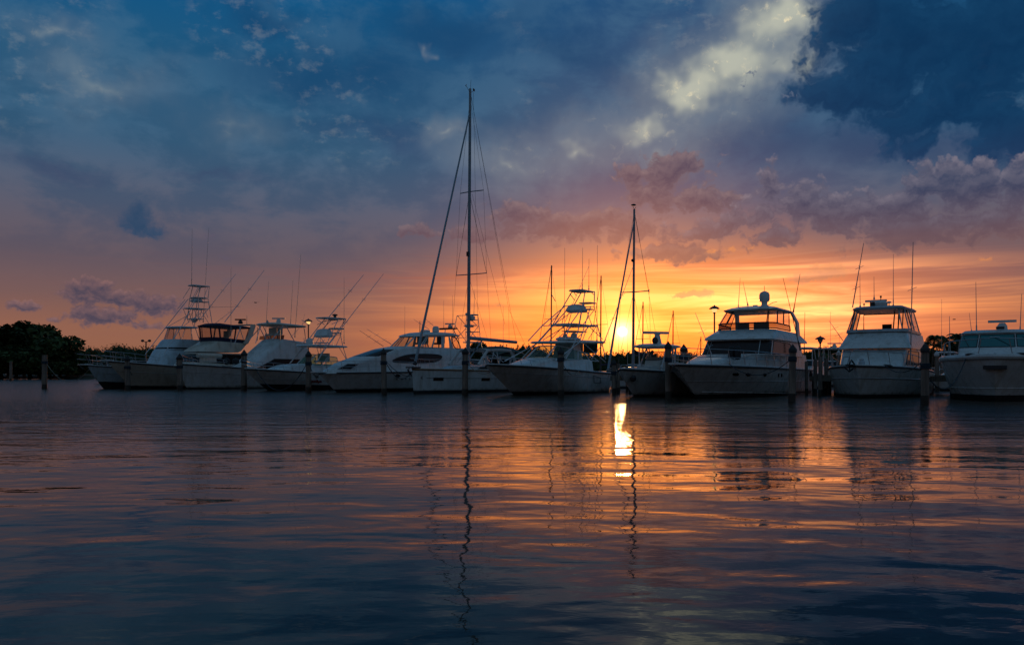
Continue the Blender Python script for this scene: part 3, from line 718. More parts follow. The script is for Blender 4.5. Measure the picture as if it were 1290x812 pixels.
S.patch([(2.14,1.10),(2.66,1.10),(2.66,2.35),(2.14,2.35)], 'brown_glass', cab, oval=True)
S.patch([(1.12,1.95),(1.88,1.95),(1.8,2.85),(1.2,2.85)], 'dark_glass', cab, name='windshield', nu=16)
S.patch([(1.06,.42),(1.30,.42),(1.30,.92),(1.10,.92)], 'dark_glass', cab, name='hatch', frame='steel')
t0, t1 = b.F(491,437,1.2,1.3), b.F(505,424,1.15,1)
zr = b.P(560,421.5,-1.5).z
Sg = Surf([(t0.x, b.X(583,-1.6), 1.25, 1.6, t0.z-.05, t0.z-.1, 1.3), (t1.x, b.X(574,-1.45), 1.15, 1.45, t1.z, zr-.02, 1.0)])
for (u0, u1, g) in ((.52,.74,'clear_glass'),(.76,.985,'clear_glass'),(1.02,1.33,'clear_glass'),(1.35,1.65,'clear_glass'),(1.67,1.98,'clear_glass'),(2.02,2.24,'clear_glass'),(2.26,2.48,'clear_glass')):
    Sg.patch([(u0,0.02),(u1,0.02),(u1,.98),(u0,.98)], g, b.o, name='saloon_window', off=0, frame='white_tube', fr=.04)
for u in ((.46,.54,.50,.42),(2.46,2.54,2.58,2.50)): Sg.patch([(u[0],0),(u[1],0),(u[2],1),(u[3],1)], 'gelcoat', b.o, name='pillar', off=.02)
# aft pillar with oval opening, and rear clear curtain
for u in ((.22,.34,.29,.24),(2.66,2.78,2.76,2.71)): Sg.patch([(u[0],-.0),(u[1],0),(u[2],1),(u[3],1)], 'gelcoat', b.o, name='pillar', off=.03)
Sg.patch([(.02,.06),(.20,.06),(.20,.94),(.02,.94)], 'clear_vinyl', b.o, name='vinyl_panel', off=0, frame='dark_canvas', oval=True, fr=.05)
Sg.patch([(2.80,.06),(2.98,.06),(2.98,.94),(2.80,.94)], 'clear_vinyl', b.o, name='vinyl_panel', off=0, frame='dark_canvas', oval=True, fr=.05)
Surf([(t1.x-.15, b.X(578,-1.5), 1.2, 1.5, t1.z-.02, zr-.06, 1.0), (t1.x+.05, b.X(579,-1.55), 1.25, 1.55, t1.z+.10, zr+.04, 1.0), (t1.x+1.0, b.X(570,-1.4), 1.1, 1.35, t1.z+.32, zr+.18, .9)]).build('hardtop', 'gelcoat', b.o, crown=.06)
b.radome(b.P(549,418.5,0), .27, .48, name='satellite_dome'); b.radome(b.P(536,418.8,.3), .38, .22)
outrigger(b, (483,436), (452.8,416), -1.2, r=.02); outrigger(b, (493,433.5), (462.4,414.4), .9, r=.02)
outrigger(b, (541,415), (521,402), .6, r=.02); outrigger(b, (546,410), (536,401.5), -.6, r=.016)
seat(b, b.P(530,440,-.4), 1.0); seat(b, b.P(553,440,-.3), .7, 'brown_glass')
b.ant((510,424),(510,385),-.3, r=.014)
for px in (497.5, 503, 507.5, 512):
    p = b.P(px, 472, 0); t = (b.X(px, -2.0))/b.L; q = b.hp(t, .72, -1, .01)
    MB().box(tuple(q), (.10, .02, .12), .25).build('hull_mark', 'dark_trim', b.h)
t = b.X(497.5,-1.9)/b.L; q = b.hp(t, .86, -1, .01); MB().ell(tuple(q), (.20,.05,.09)).build('porthole', 'dark_glass', b.h)
b5 = b
# ---- sailboat 6
b = Boat('sailing_yacht', 'large white sailing yacht with plumb bow and the tallest mast', 'sailboat', (521,495.8), (520,464.3), 31, 13.5, 4.1, rake=.12, zst=1.35, p0=1.25, p1=1.5, k0=.9, boot=.10, strip='teak', sheer_pow=1.0)
w = 1.2
f0, f1 = b.P(556,466,0), b.P(566,461,0)
S = Surf([(f0.x, b.X(640,-1.2), .7, 1.3, b.zs(f0.x)-.05, b.zs(8)-.05, 1.2), (f1.x, b.X(636,-1.1), .6, 1.15, f1.z, f1.z+.02, 1.2)])
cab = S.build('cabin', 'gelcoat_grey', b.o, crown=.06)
S.patch([(.15,.25),(.72,.25),(.66,.85),(.15,.85)], 'brown_glass', cab, nu=10); S.patch([(2.28,.25),(2.85,.25),(2.85,.85),(2.34,.85)], 'brown_glass', cab, nu=10)
Ym = 0.0
m0 = b.P(590,461,0); m1 = b.P(594.2,113,0); xm = m0.x
m1.x = xm+(m1.x-xm)*.55          # a little rake aft
mast = b.tube('mast', [m0, m0.lerp(m1,.5), m1], .125, 'mast_paint', r1=.085, n=10)
mh = lambda k: m0.lerp(m1, k)
zk = lambda py: (CH-(py-HY)/F*(b.Y0+xm*b.ca)-m0.z)/(m1.z-m0.z)
sp = {}
for nm, py, hw in (('up', 241, .95), ('lo', 345.5, 1.25)):
    k = zk(py); c = mh(k); a1, a2 = c+Vector((.28,-hw,.05)), c+Vector((.28,hw,.05)); sp[nm] = (a1, a2)
    MB().tube([a1, c, a2], .035, 6).build('spreader', 'mast_paint', mast)
top = mh(.985)
for sd in (0, 1):
    ch = b.sheer(xm+.3, (-1, 1)[sd], .12); u_, l_ = sp['up'][sd], sp['lo'][sd]
    b.tubes('shroud', [[mh(.97), u_, l_, ch], [mh(zk(241)-.01), l_], [mh(zk(345)-.01), ch+Vector((.5,0,0))], [mh(zk(241)+.0), mh(zk(345)).lerp(l_, .98)]], .008, 'wire', mast, mirror=False)
bk = b.sheer(b.L-.1, -1, .3); b.tubes('backstay', [[mh(.995), Vector((b.L-2.2, 0, m0.z+4.2)), Vector((b.L-.1, -1.2, b.zst+.1))], [Vector((b.L-2.2, 0, m0.z+4.2)), Vector((b.L-.1, 1.2, b.zst+.1))]], .008, 'wire', mast, mirror=False)
b.tubes('halyard', [[mh(.99)+Vector((.25,-.1,0)), mh(.05)+Vector((.45,-.5,0))], [mh(.62)+Vector((.1,-.15,0)), Vector((xm+3.9,-.5,m0.z+3.0))]], .008, 'wire', mast, mirror=False)
st0 = Vector((.25, 0, b.zb+.25)); st1 = mh(zk(140))
b.tube('furled_headsail', [st0, st0.lerp(st1,.03), st0.lerp(st1,.3), st0.lerp(st1,.7), st1], .10, 'mast_paint', r1=.045, n=8)
MB().lathe(tuple(st0+Vector((0,0,.1))), [(.14,-.1),(.14,.02),(.09,.06),(.09,.12)], 10).build('furling_drum', 'dark_trim', b.o)
bm0, bm1 = mh(zk(425.5)), b.P(650.5,431,-.25)
boom = b.tube('boom', [bm0, bm1], .13, 'mast_paint', r1=.11, n=8)
b.tubes('topping_lift', [[bm1, mh(.99)]], .01, 'wire', mast, mirror=False)
b.tubes('vang', [[mh(.02), bm0.lerp(bm1, .28)]], .05, 'mast_paint', mast, mirror=False)
mb = MB()      # masthead wind instruments
mb.tube([top, top+Vector((-.5,0,.35))], .015, 5); mb.tube([top+Vector((-.62,-.12,.36)), top+Vector((-.38,.12,.36))], .02, 5)
mb.tube([top, top+Vector((.1,0,.9))], .012, 5); mb.tube([top, top+Vector((.5,0,.3))], .015, 5); mb.box(tuple(top+Vector((.45,0,.34))), (.22,.02,.16)); mb.build('wind_instrument', 'dark_pole', mast)
MB().box(tuple(mh(zk(320))+Vector((-.15,0,0))), (.16,.14,.3)).build('mast_light', 'dark_trim', mast)
MB().lathe(tuple(mh(zk(402))+Vector((.38,0,0))), [(.05,-.1),(.24,0),(.24,.2),(.1,.26)], 12).build('radar_dome', 'gelcoat', mast)
pf, pt, pt2, pe = b.P(603,459,-1.2), b.P(614,441.5,-1.15), b.P(643,441.5,-1.15), b.P(650,457,-1.2)
b.tubes('dodger_frame', [[pf, pf.lerp(pt,.6), pt, pt.lerp(pt2,.5)+Vector((0,0,.06)), pt2, pt2.lerp(pe,.5), pe]], .10, 'white_canvas')
mb = MB(); mb.grid([[Vector((pt.x+(pt2.x-pt.x)*i/6, -1.15+2.3*j/6, pt.z+.05+.14*(1-((j-3)/3)**2))) for j in range(7)] for i in range(7)]); mb.build('dodger_top', 'white_canvas', b.o)
b.tubes('pushpit', [[b.P(619,456,-1.4), b.P(622,443,-1.2)], [b.P(628,456,-1.4), b.P(626,443,-1.2)], [b.P(634,456,-1.4), b.P(620,444,-1.2)], [b.P(606,450,-1.4), b.P(640,452,-1.4)]], .03, 'white_tube')
b.rail(.05, b.X(600,-1.3), .62, 6, ext=.1, m='steel', r=.011, drop=0)
for px, wd in ((566.5,.62),(609,.56)):
    t = b.X(px,-1.5)/b.L; q0, q1 = b.hp(t-.028, .66, -1, .012), b.hp(t+.028, .66, -1, .012)
    up = (b.hp(t, .76, -1, .012)-b.hp(t, .66, -1, .012)); MB().grid([[q0-up*.4, q1-up*.4],[q0+up*.7, q1+up*.7]]).build('portlight', 'brown_glass', b.h)
MB().tube([b.hp(.07+.8*i/20, .71, -1, .004) for i in range(21)], .012, 4).build('cove_stripe', 'dark_trim', b.h)
q = [b.hp(.045, h, -1, .012) for h in (.76,.70)]; MB().tube([b.hp(.047,.70,-1,.01), b.hp(.040,.72,-1,.01), b.hp(.047,.78,-1,.01), b.hp(.047,.66,-1,.01)], .018, 4).build('hull_emblem', 'dark_trim', b.h)
mb = MB(); mb.tube([(.1,0,b.zb+.12),(-.35,0,b.zb+.05),(-.3,.0,b.zb-.35)], .035, 6); mb.tube([(-.45,0,b.zb-.05),(-.1,0,b.zb-.4)], .05, 6); mb.box((.1,0,b.zb+.08),(1.0,.4,.08)); mb.build('anchor', 'dark_trim', b.o)
b6 = b
# ---- boat 7: express with tower
b = Boat('express_fishing_boat', 'white fishing boat with flared bow and tall tubular tower, left of the sun', 'boat', (647.7,497.2), (614.5,458.8), 31, 12.2, 4.4, zst=1.25, boot=.12, p1=3.0, p0=1.35, sheer_pow=1.25)
b.rail(.2, b.X(680,-1.8), .45, 4, ext=.1, mid=False)
f0, f1 = b.F(632,458.5,.5,1), b.F(660,450.6,.9,1.5)
xa = b.L-2.6
S = Surf([(f0.x, xa, .8, 1.85, b.zs(f0.x)-.08, b.zs(xa)-.05, 1.4), (f1.x, xa, 1.05, 1.75, f1.z-.08, f1.z-.18, 1.5), (f1.x+.7, xa-.2, .9, 1.6, f1.z+.03, f1.z-.05, 1.4)])
S.build('foredeck_trunk', 'gelcoat', b.o, crown=.05)
g0, g1 = b.F(662,451,1.2,1.5), b.F(677,436,1.1,1.3); za = b.P(748,446,-1.6).z
S = Surf([(g0.x, b.X(757,-1.7), 1.25, 1.7, f1.z-.05, f1.z-.15, 1.5), (g1.x, b.X(742,-1.45), 1.1, 1.45, g1.z, za, 1.3)])
for (u0, u1) in ((.06,.30),(.32,.64),(.66,.98),(1.02,1.34),(1.36,1.64),(1.66,1.98),(2.02,2.34),(2.36,2.68)): S.patch([(u0,0),(u1,0),(u1,1),(u0,1)], 'green_glass', b.o, name='windshield', off=0, nu=8, frame='white_tube', fr=.035)
h0, ha = b.F(671,432.3,1.35,.7), b.P(763,432.6,-1.6)
slab(h0.x, ha.x, 1.35, 1.6, h0.z-.03, ha.z-.0, .16, .7).build('hardtop', 'gelcoat', b.o, crown=.05)
k0, k1 = b.F(701,429.5,.6,.4), b.P(731,429.5,-.7)
slab(k0.x, k1.x, .6, .7, k0.z, k0.z, .28, .4, .2).build('hardtop_pod', 'gelcoat', b.o)
b.radarbar(b.P(723,425,-.3), 1.1, .8); b.radome(b.P(712,424.5,.4), .16, .2)
seat(b, b.P(742,452,-.3), 1.0, 'green_canvas'); seat(b, b.P(722,452,.3), 1.2, 'seat_vinyl')
MB().box(tuple(b.P(715,452,0)+Vector((0,0,.5))), (1.2,1.6,1.0), 0, .8).build('helm_console', 'gelcoat', b.o)
tower(b, [[(657,452,-1.55),(677,431,-1.35),(695,411,-1.0),(720,368,-.5)], [(712,428,1.3),(718,409,1.0),(736,384,.7)], [(763,452,1.7),(758,431,1.5),(752.5,409,1.1),(748.5,386,.8),(749,367,.5)], [(700,454,1.75),(730,431,1.5),(744,386,.8)]],
      [('top_canopy',715.5,365.6,748.5,.6,.10), ('platform',728,381.5,752,.55,.08), ('platform',730,389.5,749,.45,.08), ('platform',694,408.4,753.5,.95,.09), ('platform',706,417,740,.6,.05)],
      [[(722,410,-.9),(700,428,-1.2)], [(740,409,.9),(759,427,1.3)], [(741,409,.9),(734,428,1.2)], [(745,408,1.1),(739,391,.8)], [(735,408,1.1),(748,391,.8)], [(718,370,.65),(724,378,.7)], [(744,367,.62),(748,371,.65)], [(735,432,1.5),(763,456,1.7)], [(763,428,1.5),(745,452,1.7)], [(729,409,1.1),(732,393,.8)], [(684,428,-1.2),(715,409,-.9)]], r=.036, pod=(713,381.5,740,393,.6))
outrigger(b, (712,405), (742,335), .9, r=.022); outrigger(b, (761,431), (797,337), -1.6, r=.034)
for (a, c, y) in (((711,428),(711.5,312),.9), ((733.5,364),(734,312),.3), ((741.8,364),(742,326),-.2), ((752,428),(752.6,309),-1.3)): b.ant(a, c, y, r=.022)
t0 = b.X(749,-2)/b.L
mb = MB(); mb.tube([b.hp(t0+dx, h, -1, .012) for dx, h in ((-.045,.86),(.05,.80),(.06,.62),(-.045,.60),(-.045,.86))], .016, 4); mb.build('hull_vent', 'dark_trim', b.h)
b7 = b
# ---- boat 8: centre console
b = Boat('center_console_boat', 'white centre console boat with T-top, silhouetted against the sun glow', 'boat', (799,499.6), (782.4,464.5), 33, 10.0, 3.3, zst=1.15, boot=.06, p1=2.6, strip='dark_trim')
h0 = b.P(800.5,437.2,.8); h0.x = 3.2
slab(h0.x, h0.x+2.4, .95, 1.05, h0.z-.05, h0.z-.05, .2, .6, .2).build('t_top', 'gelcoat', b.o, crown=.06)
xc = h0.x+.8
Surf([(xc-.35, xc+1.1, .45, .5, b.zs(xc)-.1, b.zs(xc)-.1, .3), (xc-.2, xc+1.1, .45, .5, b.zs(xc)+.55, b.zs(xc)+.55, .3), (xc+.15, xc+1.1, .42, .48, b.zs(xc)+.85, b.zs(xc)+.85, .2)]).build('console', 'seat_vinyl', b.o)
Surf([(xc-1.3, xc-.4, .4, .5, b.zs(xc)-.1, b.zs(xc)-.1, .2), (xc-1.3, xc-.4, .4, .5, b.zs(xc)+.35, b.zs(xc)+.35, .2)]).build('console_seat', 'seat_vinyl', b.o)
S = Surf([(xc-.1, xc+.9, .45, .5, b.zs(xc)+.7, b.zs(xc)+.8, .3), (xc+.1, xc+.9, .42, .48, h0.z-.25, h0.z-.25, .3)])
S.patch([(.2,0),(2.8,0),(2.8,1),(.2,1)], 'clear_vinyl', b.o, name='windscreen', off=0, nu=24, frame='dark_trim', fr=.02)
zt = h0.z; b.tubes('t_top_frame', [[(xc-.3,-.62,b.zs(xc)-.1),(xc+.05,-.8,zt)], [(xc+1.3,-.62,b.zs(xc)-.1),(xc+1.1,-.8,zt)], [(xc-.3,-.62,b.zs(xc)+.3),(xc+1.1,-.8,zt)], [(xc+1.7,-.62,b.zs(xc)-.1),(xc+1.4,-.8,zt)]], .04, 'white_tube')
p = Vector((h0.x+1.3, -.1, zt+.2)); MB().lathe(tuple(p), [(.26,0),(.2,.25),(.14,.5),(.2,.55)], 12).build('radar', 'gelcoat', b.o)
MB().box((p.x, 0, p.z+.62), (.22, 1.55, .14), .9).build('radar_arm', 'gelcoat', b.o)
MB().ell((h0.x+.5, -.3, zt+.35), (.17,.17,.2)).build('search_light', 'dark_trim', b.o)
b.ant((826,436),(827,417),.2, r=.03); b.rail(.3, 4.2, .18, 4, mid=False)
mb = MB(); q = b.hp(.05, .78, -1, .0); mb.lathe((q.x-.25, q.y-.10, q.z-.05), [(.02,-.16),(.15,-.08),(.17,.05),(.05,.16)], 10); mb.tube([(q.x-.3,q.y-.1,q.z+.1),(q.x+.3,q.y-.05,q.z+.05)], .04, 5); mb.build('anchor', 'dark_trim', b.o)
for i, yy in enumerate((-.5,.5)):
    Surf([(b.L+.1, b.L+.75, .22, .25, .2, .2, .15), (b.L+.05, b.L+.85, .27, .27, 1.0, 1.0, .2), (b.L+.15, b.L+.75, .2, .2, 1.55, 1.5, .15)]).build('outboard_engine', 'gelcoat', b.o).location.y = yy
b8 = b

for q, h in ((b1,.74),(b2,.72),(b3,.74),(b4,.66),(b7,.80)):
    MB().tube([q.hp(t/24, h, -1, .006) for t in range(25)], .016, 4).build('hull_knuckle', 'gelcoat_grey', q.h)
for q in (b2, b3): 
    p0 = q.hp(.42, .86, -1, .01); MB().box(tuple(p0), (.55,.03,.07)).build('hull_vent', 'dark_trim', q.h)
# ---- boat 9: big flybridge yacht
b = Boat('flybridge_yacht', 'large white flybridge yacht with portholes and a satellite dome on its hardtop', 'boat', (878.7,501.2), (852.8,459.2), 33, 18.3, 5.1, zst=1.45, boot=.10, p1=2.9, p0=1.6, sheer_pow=1.4)
b.anchor(.45); b.rail(.1, 12.5, .80, 10, ext=.3, drop=.05, r=.02)
zat = lambda py, x: CH+(HY-py)/F*(b.Y0+x*b.ca)
S = Surf([(2.2, b.L-1.8, .9, 2.2, b.zs(2.2)-.06, b.zs(14)-.1, 2.0), (3.2, b.L-1.8, 1.1, 2.15, zat(455,3.2), zat(450,9), 2.2), (5.6, b.L-1.8, 1.5, 2.1, zat(447,5.6), zat(444.5,9), 2.4)])
S.build('foredeck_trunk', 'gelcoat', b.o, crown=.04)
xw = 8.1; z0 = zat(446,9); z1 = zat(428.5,9.4)
Sw = Surf([(xw, b.L-2.6, 1.95, 2.1, z0-.05, z0-.05, 1.0), (xw+.75, b.L-2.6, 1.85, 1.98, z1, z1, .9), (xw+.6, b.L-2.5, 1.9, 2.03, z1+.06, z1+.06, .9)])
cab = Sw.build('cabin', 'gelcoat', b.o)
for (u0, u1) in ((1.02,1.26),(1.27,1.73),(1.74,1.98)): Sw.patch([(u0,.05),(u1,.05),(u1,.95),(u0,.95)], 'brown_glass', cab, name='windshield', nu=12)
Sw.patch([(.30,.10),(.98,.05),(.97,.93),(.42,.85)], 'brown_glass', cab, nu=12, frame='dark_trim'); Sw.patch([(2.02,.05),(2.7,.10),(2.58,.85),(2.03,.93)], 'brown_glass', cab, nu=12)
z2 = zat(415,10.6)
Sf = Surf([(xw+.55, b.L-1.6, 2.0, 2.15, z1+.04, z1, .9), (xw+.8, b.L-1.4, 1.98, 2.1, z1+.20, z1+.10, .9), (xw+2.2, b.L-2.6, 1.72, 1.86, z2, z2-.08, .8)])
fb = Sf.build('flybridge', 'gelcoat', b.o)
p = b.Q(931.5,421,xw+1.6); MB().box((xw+1.55, p.y, p.z), (.2,.26,.12)).build('horn', 'dark_trim', b.o)
xf = xw+2.3; z25 = zat(407.5,xf+.6); z3 = zat(391.5,xf+1.4)
Se = Surf([(xf, b.L-4.4, 1.70, 1.82, z2-.02, z2-.08, .8), (xf+.05, b.L-4.5, 1.70, 1.80, z25, z25-.06, .8), (xf+.9, b.L-4.0, 1.50, 1.66, z3, z3, .8)])
enclosure(b, Se, [(.06,.50),(.52,.98),(1.0,1.24),(1.26,1.66),(1.68,2.0),(2.02,2.48),(2.5,2.94)], frame='dark_canvas', fr=.03, v0=1.02, v1=1.98)
Se.patch([(.03,.2),(2.97,.2),(2.97,1),(.03,1)], 'smoke_glass', b.o, name='windscreen', off=.01, nu=48, frame='dark_trim', fr=.035)
hx = xf+.75
Surf([(hx, b.L-3.6, 1.55, 1.68, z3-.02, z3-.05, .8), (hx-.05, b.L-3.4, 1.62, 1.76, z3+.07, z3+.04, .8), (hx+.5, b.L-3.8, 1.4, 1.55, z3+.22, z3+.16, .8)]).build('hardtop', 'gelcoat', b.o, crown=.12)
for sd in (-1, 1): MB().loft([[(x+dx, sd*y+dy, z) for dx, dy in ((-.28,-.06),(.28,-.06),(.28,.06),(-.28,.06))] for x, y, z in ((b.L-2.8,1.88,z2-.3),(b.L-3.0,1.86,(z2+z3)/2),(b.L-3.7,1.68,z3+.05))]).build('arch_leg', 'gelcoat', b.o)
xd = hx+2.2; zd = z3+.26
p = b.Q(963, 383, xd); MB().lathe((xd, p.y, zd-.1), [(.42,0),(.40,.14),(.2,.26),(.17,.36),(.2,.5)], 12).build('dome_pedestal', 'gelcoat', b.o)
MB().lathe((xd, p.y, zd+.36), [(.12,0),(.25,.03),(.31,.12),(.31,.44),(.25,.58),(.1,.66)], 18).build('satellite_dome', 'gelcoat', b.o)
MB().tube([(xd,p.y,zd+.95),(xd,p.y,zd+1.35)], .015, 5).build('antenna', 'dark_pole', b.o)
MB().box((xd,p.y+.55,zd+.1),(.2,.25,.2)).build('search_light', 'gelcoat', b.o)
MB().tube([(xd,p.y-.1,zd+.1),(xd,p.y-.5,zd+.3),(xd,p.y-.75,zd+.35)], .02, 5).build('camera_arm', 'dark_trim', b.o)
for (a, c, x_) in (((942,384),(936,355),hx+1.5),((930,388),(932.5,350),hx+2)): b.ant(a, c, 0, Q=x_, r=.02)
for h_ in (.62,): MB().tube([b.hp(t/24, h_, -1, .006) for t in range(25)], .018, 4).build('hull_knuckle', 'gelcoat_grey', b.h)
for (a, c, x_) in (((1008,440),(986.5,350),13.5),((999.5,392),(1008,345),14.0),((1013,445),(1014,393),17.0)): b.ant(a, c, 0, Q=x_, r=.026, m='dark_pole')
outrigger(b, (900,455), (876,394), 0, r=.022, Q=5.0)
for i, (t, rr) in enumerate(((.19,.26),(.25,.26),(.35,.2),(.46,.14),(.49,.14))):
    q = b.hp(t, .80, -1, .0); d = b.hp(t+.01, .80, -1, 0)-q; up = b.hp(t,.9,-1,0)-q; d.normalize(); up.normalize(); nrm = d.cross(up); nrm = nrm if nrm.y < 0 else -nrm
    MB().loft([[q+nrm*.012*k+d*rr*cos(a_)*s_+up*.13*sin(a_)*s_ for a_ in [2*pi*j/16 for j in range(16)]] for k, s_ in ((0,1),(1,1),(1.1,.1))]).build('porthole', 'dark_glass', b.h)
b.tubes('spray_rail', [[b.hp(t/30, .36-.18*(t/30), -1, .01) for t in range(1, 30)]], .025, 'gelcoat', b.h)
seat(b, (xf+2.4, -.3, z2-.5), .9); seat(b, (xf+2.4, .8, z2-.5), .7)
b9 = b
# ---- boat 10: convertible seen bow on
b = Boat('convertible_yacht', 'white convertible yacht seen bow on, with clear flybridge curtains and tall outriggers', 'boat', (1084,500.6), (1079,466), 33.5, 13.5, 4.75, Y=40.2, rake=1.0, zb=1.62, zst=1.30, boot=.08, p1=3.3, p0=2.5, k0=.92, sheer_pow=1.2)
b.rail(.1, 7.0, .74, 6, ext=.1, r=.02, mid=False)
def zq(py, x): return CH-(py-HY)/F*(b.Y0+x*b.ca)
x1, x2 = 4.4, 6.6
S = Surf([(2.6, 11, 1.55, 1.95, b.zs(2.6)-.05, b.zs(8), 1.1), (3.2, 11, 1.6, 1.9, zq(461,3.2), zq(461,3.2), 1.1), (x1, 10.8, 1.66, 1.82, zq(440,x1), zq(440,x1), .8)])
cab = S.build('cabin', 'gelcoat', b.o)
S.patch([(.38,1.10),(.97,1.10),(.97,1.92),(.38,1.92)], 'dark_glass', cab, nu=10, frame='dark_trim'); S.patch([(2.03,1.10),(2.62,1.10),(2.62,1.92),(2.03,1.92)], 'dark_glass', cab, nu=10)
S.patch([(1.70,1.08),(1.80,1.08),(1.80,1.55),(1.70,1.55)], 'gelcoat', cab, name='hatch', frame='dark_trim', fr=.012)
za_, zb_ = zq(438.5,x1), zq(417.5,x2-1.1)
S = Surf([(x1-.25, 10.4, 1.80, 1.95, za_, za_, .7), (x1-.05, 10.4, 1.80, 1.95, za_+.10, za_+.10, .7), (x2-1.1, 10.2, 1.52, 1.8, zb_, zb_-.1, .7)])
fb = S.build('flybridge', 'gelcoat', b.o)
zc, zd = zq(416,x2-1), zq(389.5,x2-.6)
S = Surf([(x2-1.25, 9.6, 1.62, 1.8, zb_-.02, zb_-.08, .7), (x2-1.2, 9.6, 1.62, 1.8, zb_+.14, zb_+.04, .7)]); S.build('flybridge_coaming', 'gelcoat_grey', b.o)
S = Surf([(x2-1.1, 9.5, 1.58, 1.75, zb_+.12, zb_+.02, .6), (x2-.6, 9.3, 1.28, 1.45, zd, zd, .5)])
enclosure(b, S, [(.05,.5),(.52,.98),(1.0,1.22),(1.78,2.0),(2.02,2.48),(2.5,2.95)], frame='white_canvas', fr=.035)
b.tubes('enclosure_seam', [[S.P(1.22,0,.01), S.P(1.06,1,.01)], [S.P(.75,0,.01), S.P(.8,1,.01)]], .03, 'dark_canvas')
Surf([(x2-.75, 9.6, 1.30, 1.5, zd-.02, zd-.02, .6), (x2-.8, 9.7, 1.36, 1.55, zd+.08, zd+.08, .6), (x2-.5, 9.5, 1.2, 1.4, zd+.20, zd+.20, .5)]).build('hardtop', 'gelcoat_grey', b.o, crown=.06)
seat(b, (x2+1.2, -.2, zb_-.55), .5, 'dark_canvas'); b.tubes('seat_rail', [[(x2+.6,-.9,zb_),(x2+.6,-.9,zd-.2),(x2+.6,.9,zd-.2),(x2+.6,.9,zb_)], [(x2+1.5,-.5,zb_),(x2+1.5,-.6,zd)], [(x2+1.5,-.75,zb_),(x2+1.5,-.85,zd)]], .035, 'dark_pole', mirror=False)
xr = x2+.3
p = b.Q(1109.5,381,xr); MB().lathe((xr, p.y, zd+.22), [(.32,0),(.36,.08),(.36,.2),(.25,.3),(.1,.34)], 18).build('radar_dome', 'gelcoat', b.o)
p = b.Q(1103.5,377,xr+.8); MB().box((xr+.8, p.y, zd+.62), (.16,1.15,.11), .0).build('radar_arm', 'gelcoat', b.o)
MB().lathe((xr+.8, p.y, zd+.22), [(.1,0),(.08,.36)], 10).build('radar', 'gelcoat', b.o)
p = b.Q(1099.5,381.5,xr); MB().box((xr-.2, p.y, zd+.36), (.2,.22,.22)).build('search_light', 'dark_trim', b.o)
p = b.Q(1120,385,xr); MB().lathe((xr,p.y,zd+.2), [(.03,0),(.03,.18),(.13,.2),(.12,.27),(.02,.3)], 12).build('navigation_antenna', 'gelcoat', b.o)
p = b.Q(1109.6,372,xr); MB().lathe((xr,p.y,zd+.5), [(.02,0),(.02,.2),(.05,.22),(.05,.32),(.01,.34)], 8).build('anchor_light', 'dark_trim', b.o)
p = b.Q(1088.5,385,xr); MB().lathe((xr,p.y,zd+.2), [(.02,0),(.02,.14),(.07,.16),(.02,.24)], 8).build('horn', 'dark_trim', b.o)
for (a, c) in (((1083.6,386),(1083.3,346)),((1101.2,376),(1101,348)),((1125.3,385),(1125.4,320))): b.ant(a, c, 0, Q=xr, r=.018)
outrigger(b, (1074,387), (1088,306), 0, r=.034, Q=xr); outrigger(b, (1146.8,460), (1150.3,305), 0, r=.036, Q=5.2)
outrigger(b, (1062,429), (1044.5,404), 0, r=.024, Q=7.5)
mb = MB(); mb.tube([(.9,.25,b.zb+.05),(.2,.28,b.zb+.28),(-.15,.3,b.zb+.1),(-.2,.3,b.zb-.25)], .045, 6); mb.tube([(-.35,.1,b.zb-.15),(-.2,.3,b.zb-.3),(-.3,.5,b.zb-.1)], .04, 6); mb.box((.1,.28,b.zb+.03),(1.0,.35,.07)); mb.build('anchor', 'dark_trim', b.o)
mb = MB(); mb.lathe((1.2,-.02,b.zb+.0), [(.16,0),(.16,.2),(.1,.24),(.12,.34)], 12); mb.build('windlass', 'gelcoat_blue', b.o)
b.tubes('bow_chock', [[b.sheer(1.6,-1,.25,.06), b.sheer(2.0,-1,.25,.06)]], .07, 'dark_trim'); MB().ell(tuple(b.sheer(1.5,-1,-.02,.02)), (.2,.1,.07)).build('cleat', 'dark_trim', b.o)
for sd in (-1, 1): MB().tube([b.hp(t/24, .70, sd, .006) for t in range(25)], .03, 5).build('hull_knuckle', 'gelcoat_grey', b.h)
b10 = b
# ---- boat 11: at the right edge
b = Boat('cabin_cruiser', 'white cabin cruiser with teal tinted windshield, cut off at the right edge', 'boat', (1254,505), (1254,453), 32.5, 13.0, 4.9, Y=35.6, rake=1.15, zb=1.92, zst=1.75, boot=.15, p1=4.6, p0=2.6, k0=.78, sheer_pow=1.2, strip='gelcoat_grey')
b.rail(.1, 6.0, .85, 6, ext=.1, r=.022, mid=False)
def zq(py, x): return CH-(py-HY)/F*(b.Y0+x*b.ca)
MB().tube([b.hp(t/20, 1.0, 1, -.03)+Vector((0,0,.06)) for t in range(20, -1, -1)]+[b.hp(t/20, 1.0, -1, -.03)+Vector((0,0,.06)) for t in range(21)], .13, 8).build('bulwark', 'gelcoat', b.deck)
x1 = 3.6; z0, z1, z2 = zq(452,x1), zq(438,x1), zq(420.5,x1+1.0)
S = Surf([(x1-1.6, 11, 1.6, 2.0, b.zs(2)-.05, b.zs(8), 1.0), (x1-.1, 11, 1.62, 1.95, z1, z1, .7), (x1+.8, 10.5, 1.5, 1.78, z2, z2, .6), (x1+.7, 10.6, 1.56, 1.84, z2+.06, z2+.06, .6), (x1+1.1, 10.2, 1.4, 1.7, z2+.2, z2+.2, .6)])
cab = S.build('cabin', 'gelcoat', b.o, crown=.08)
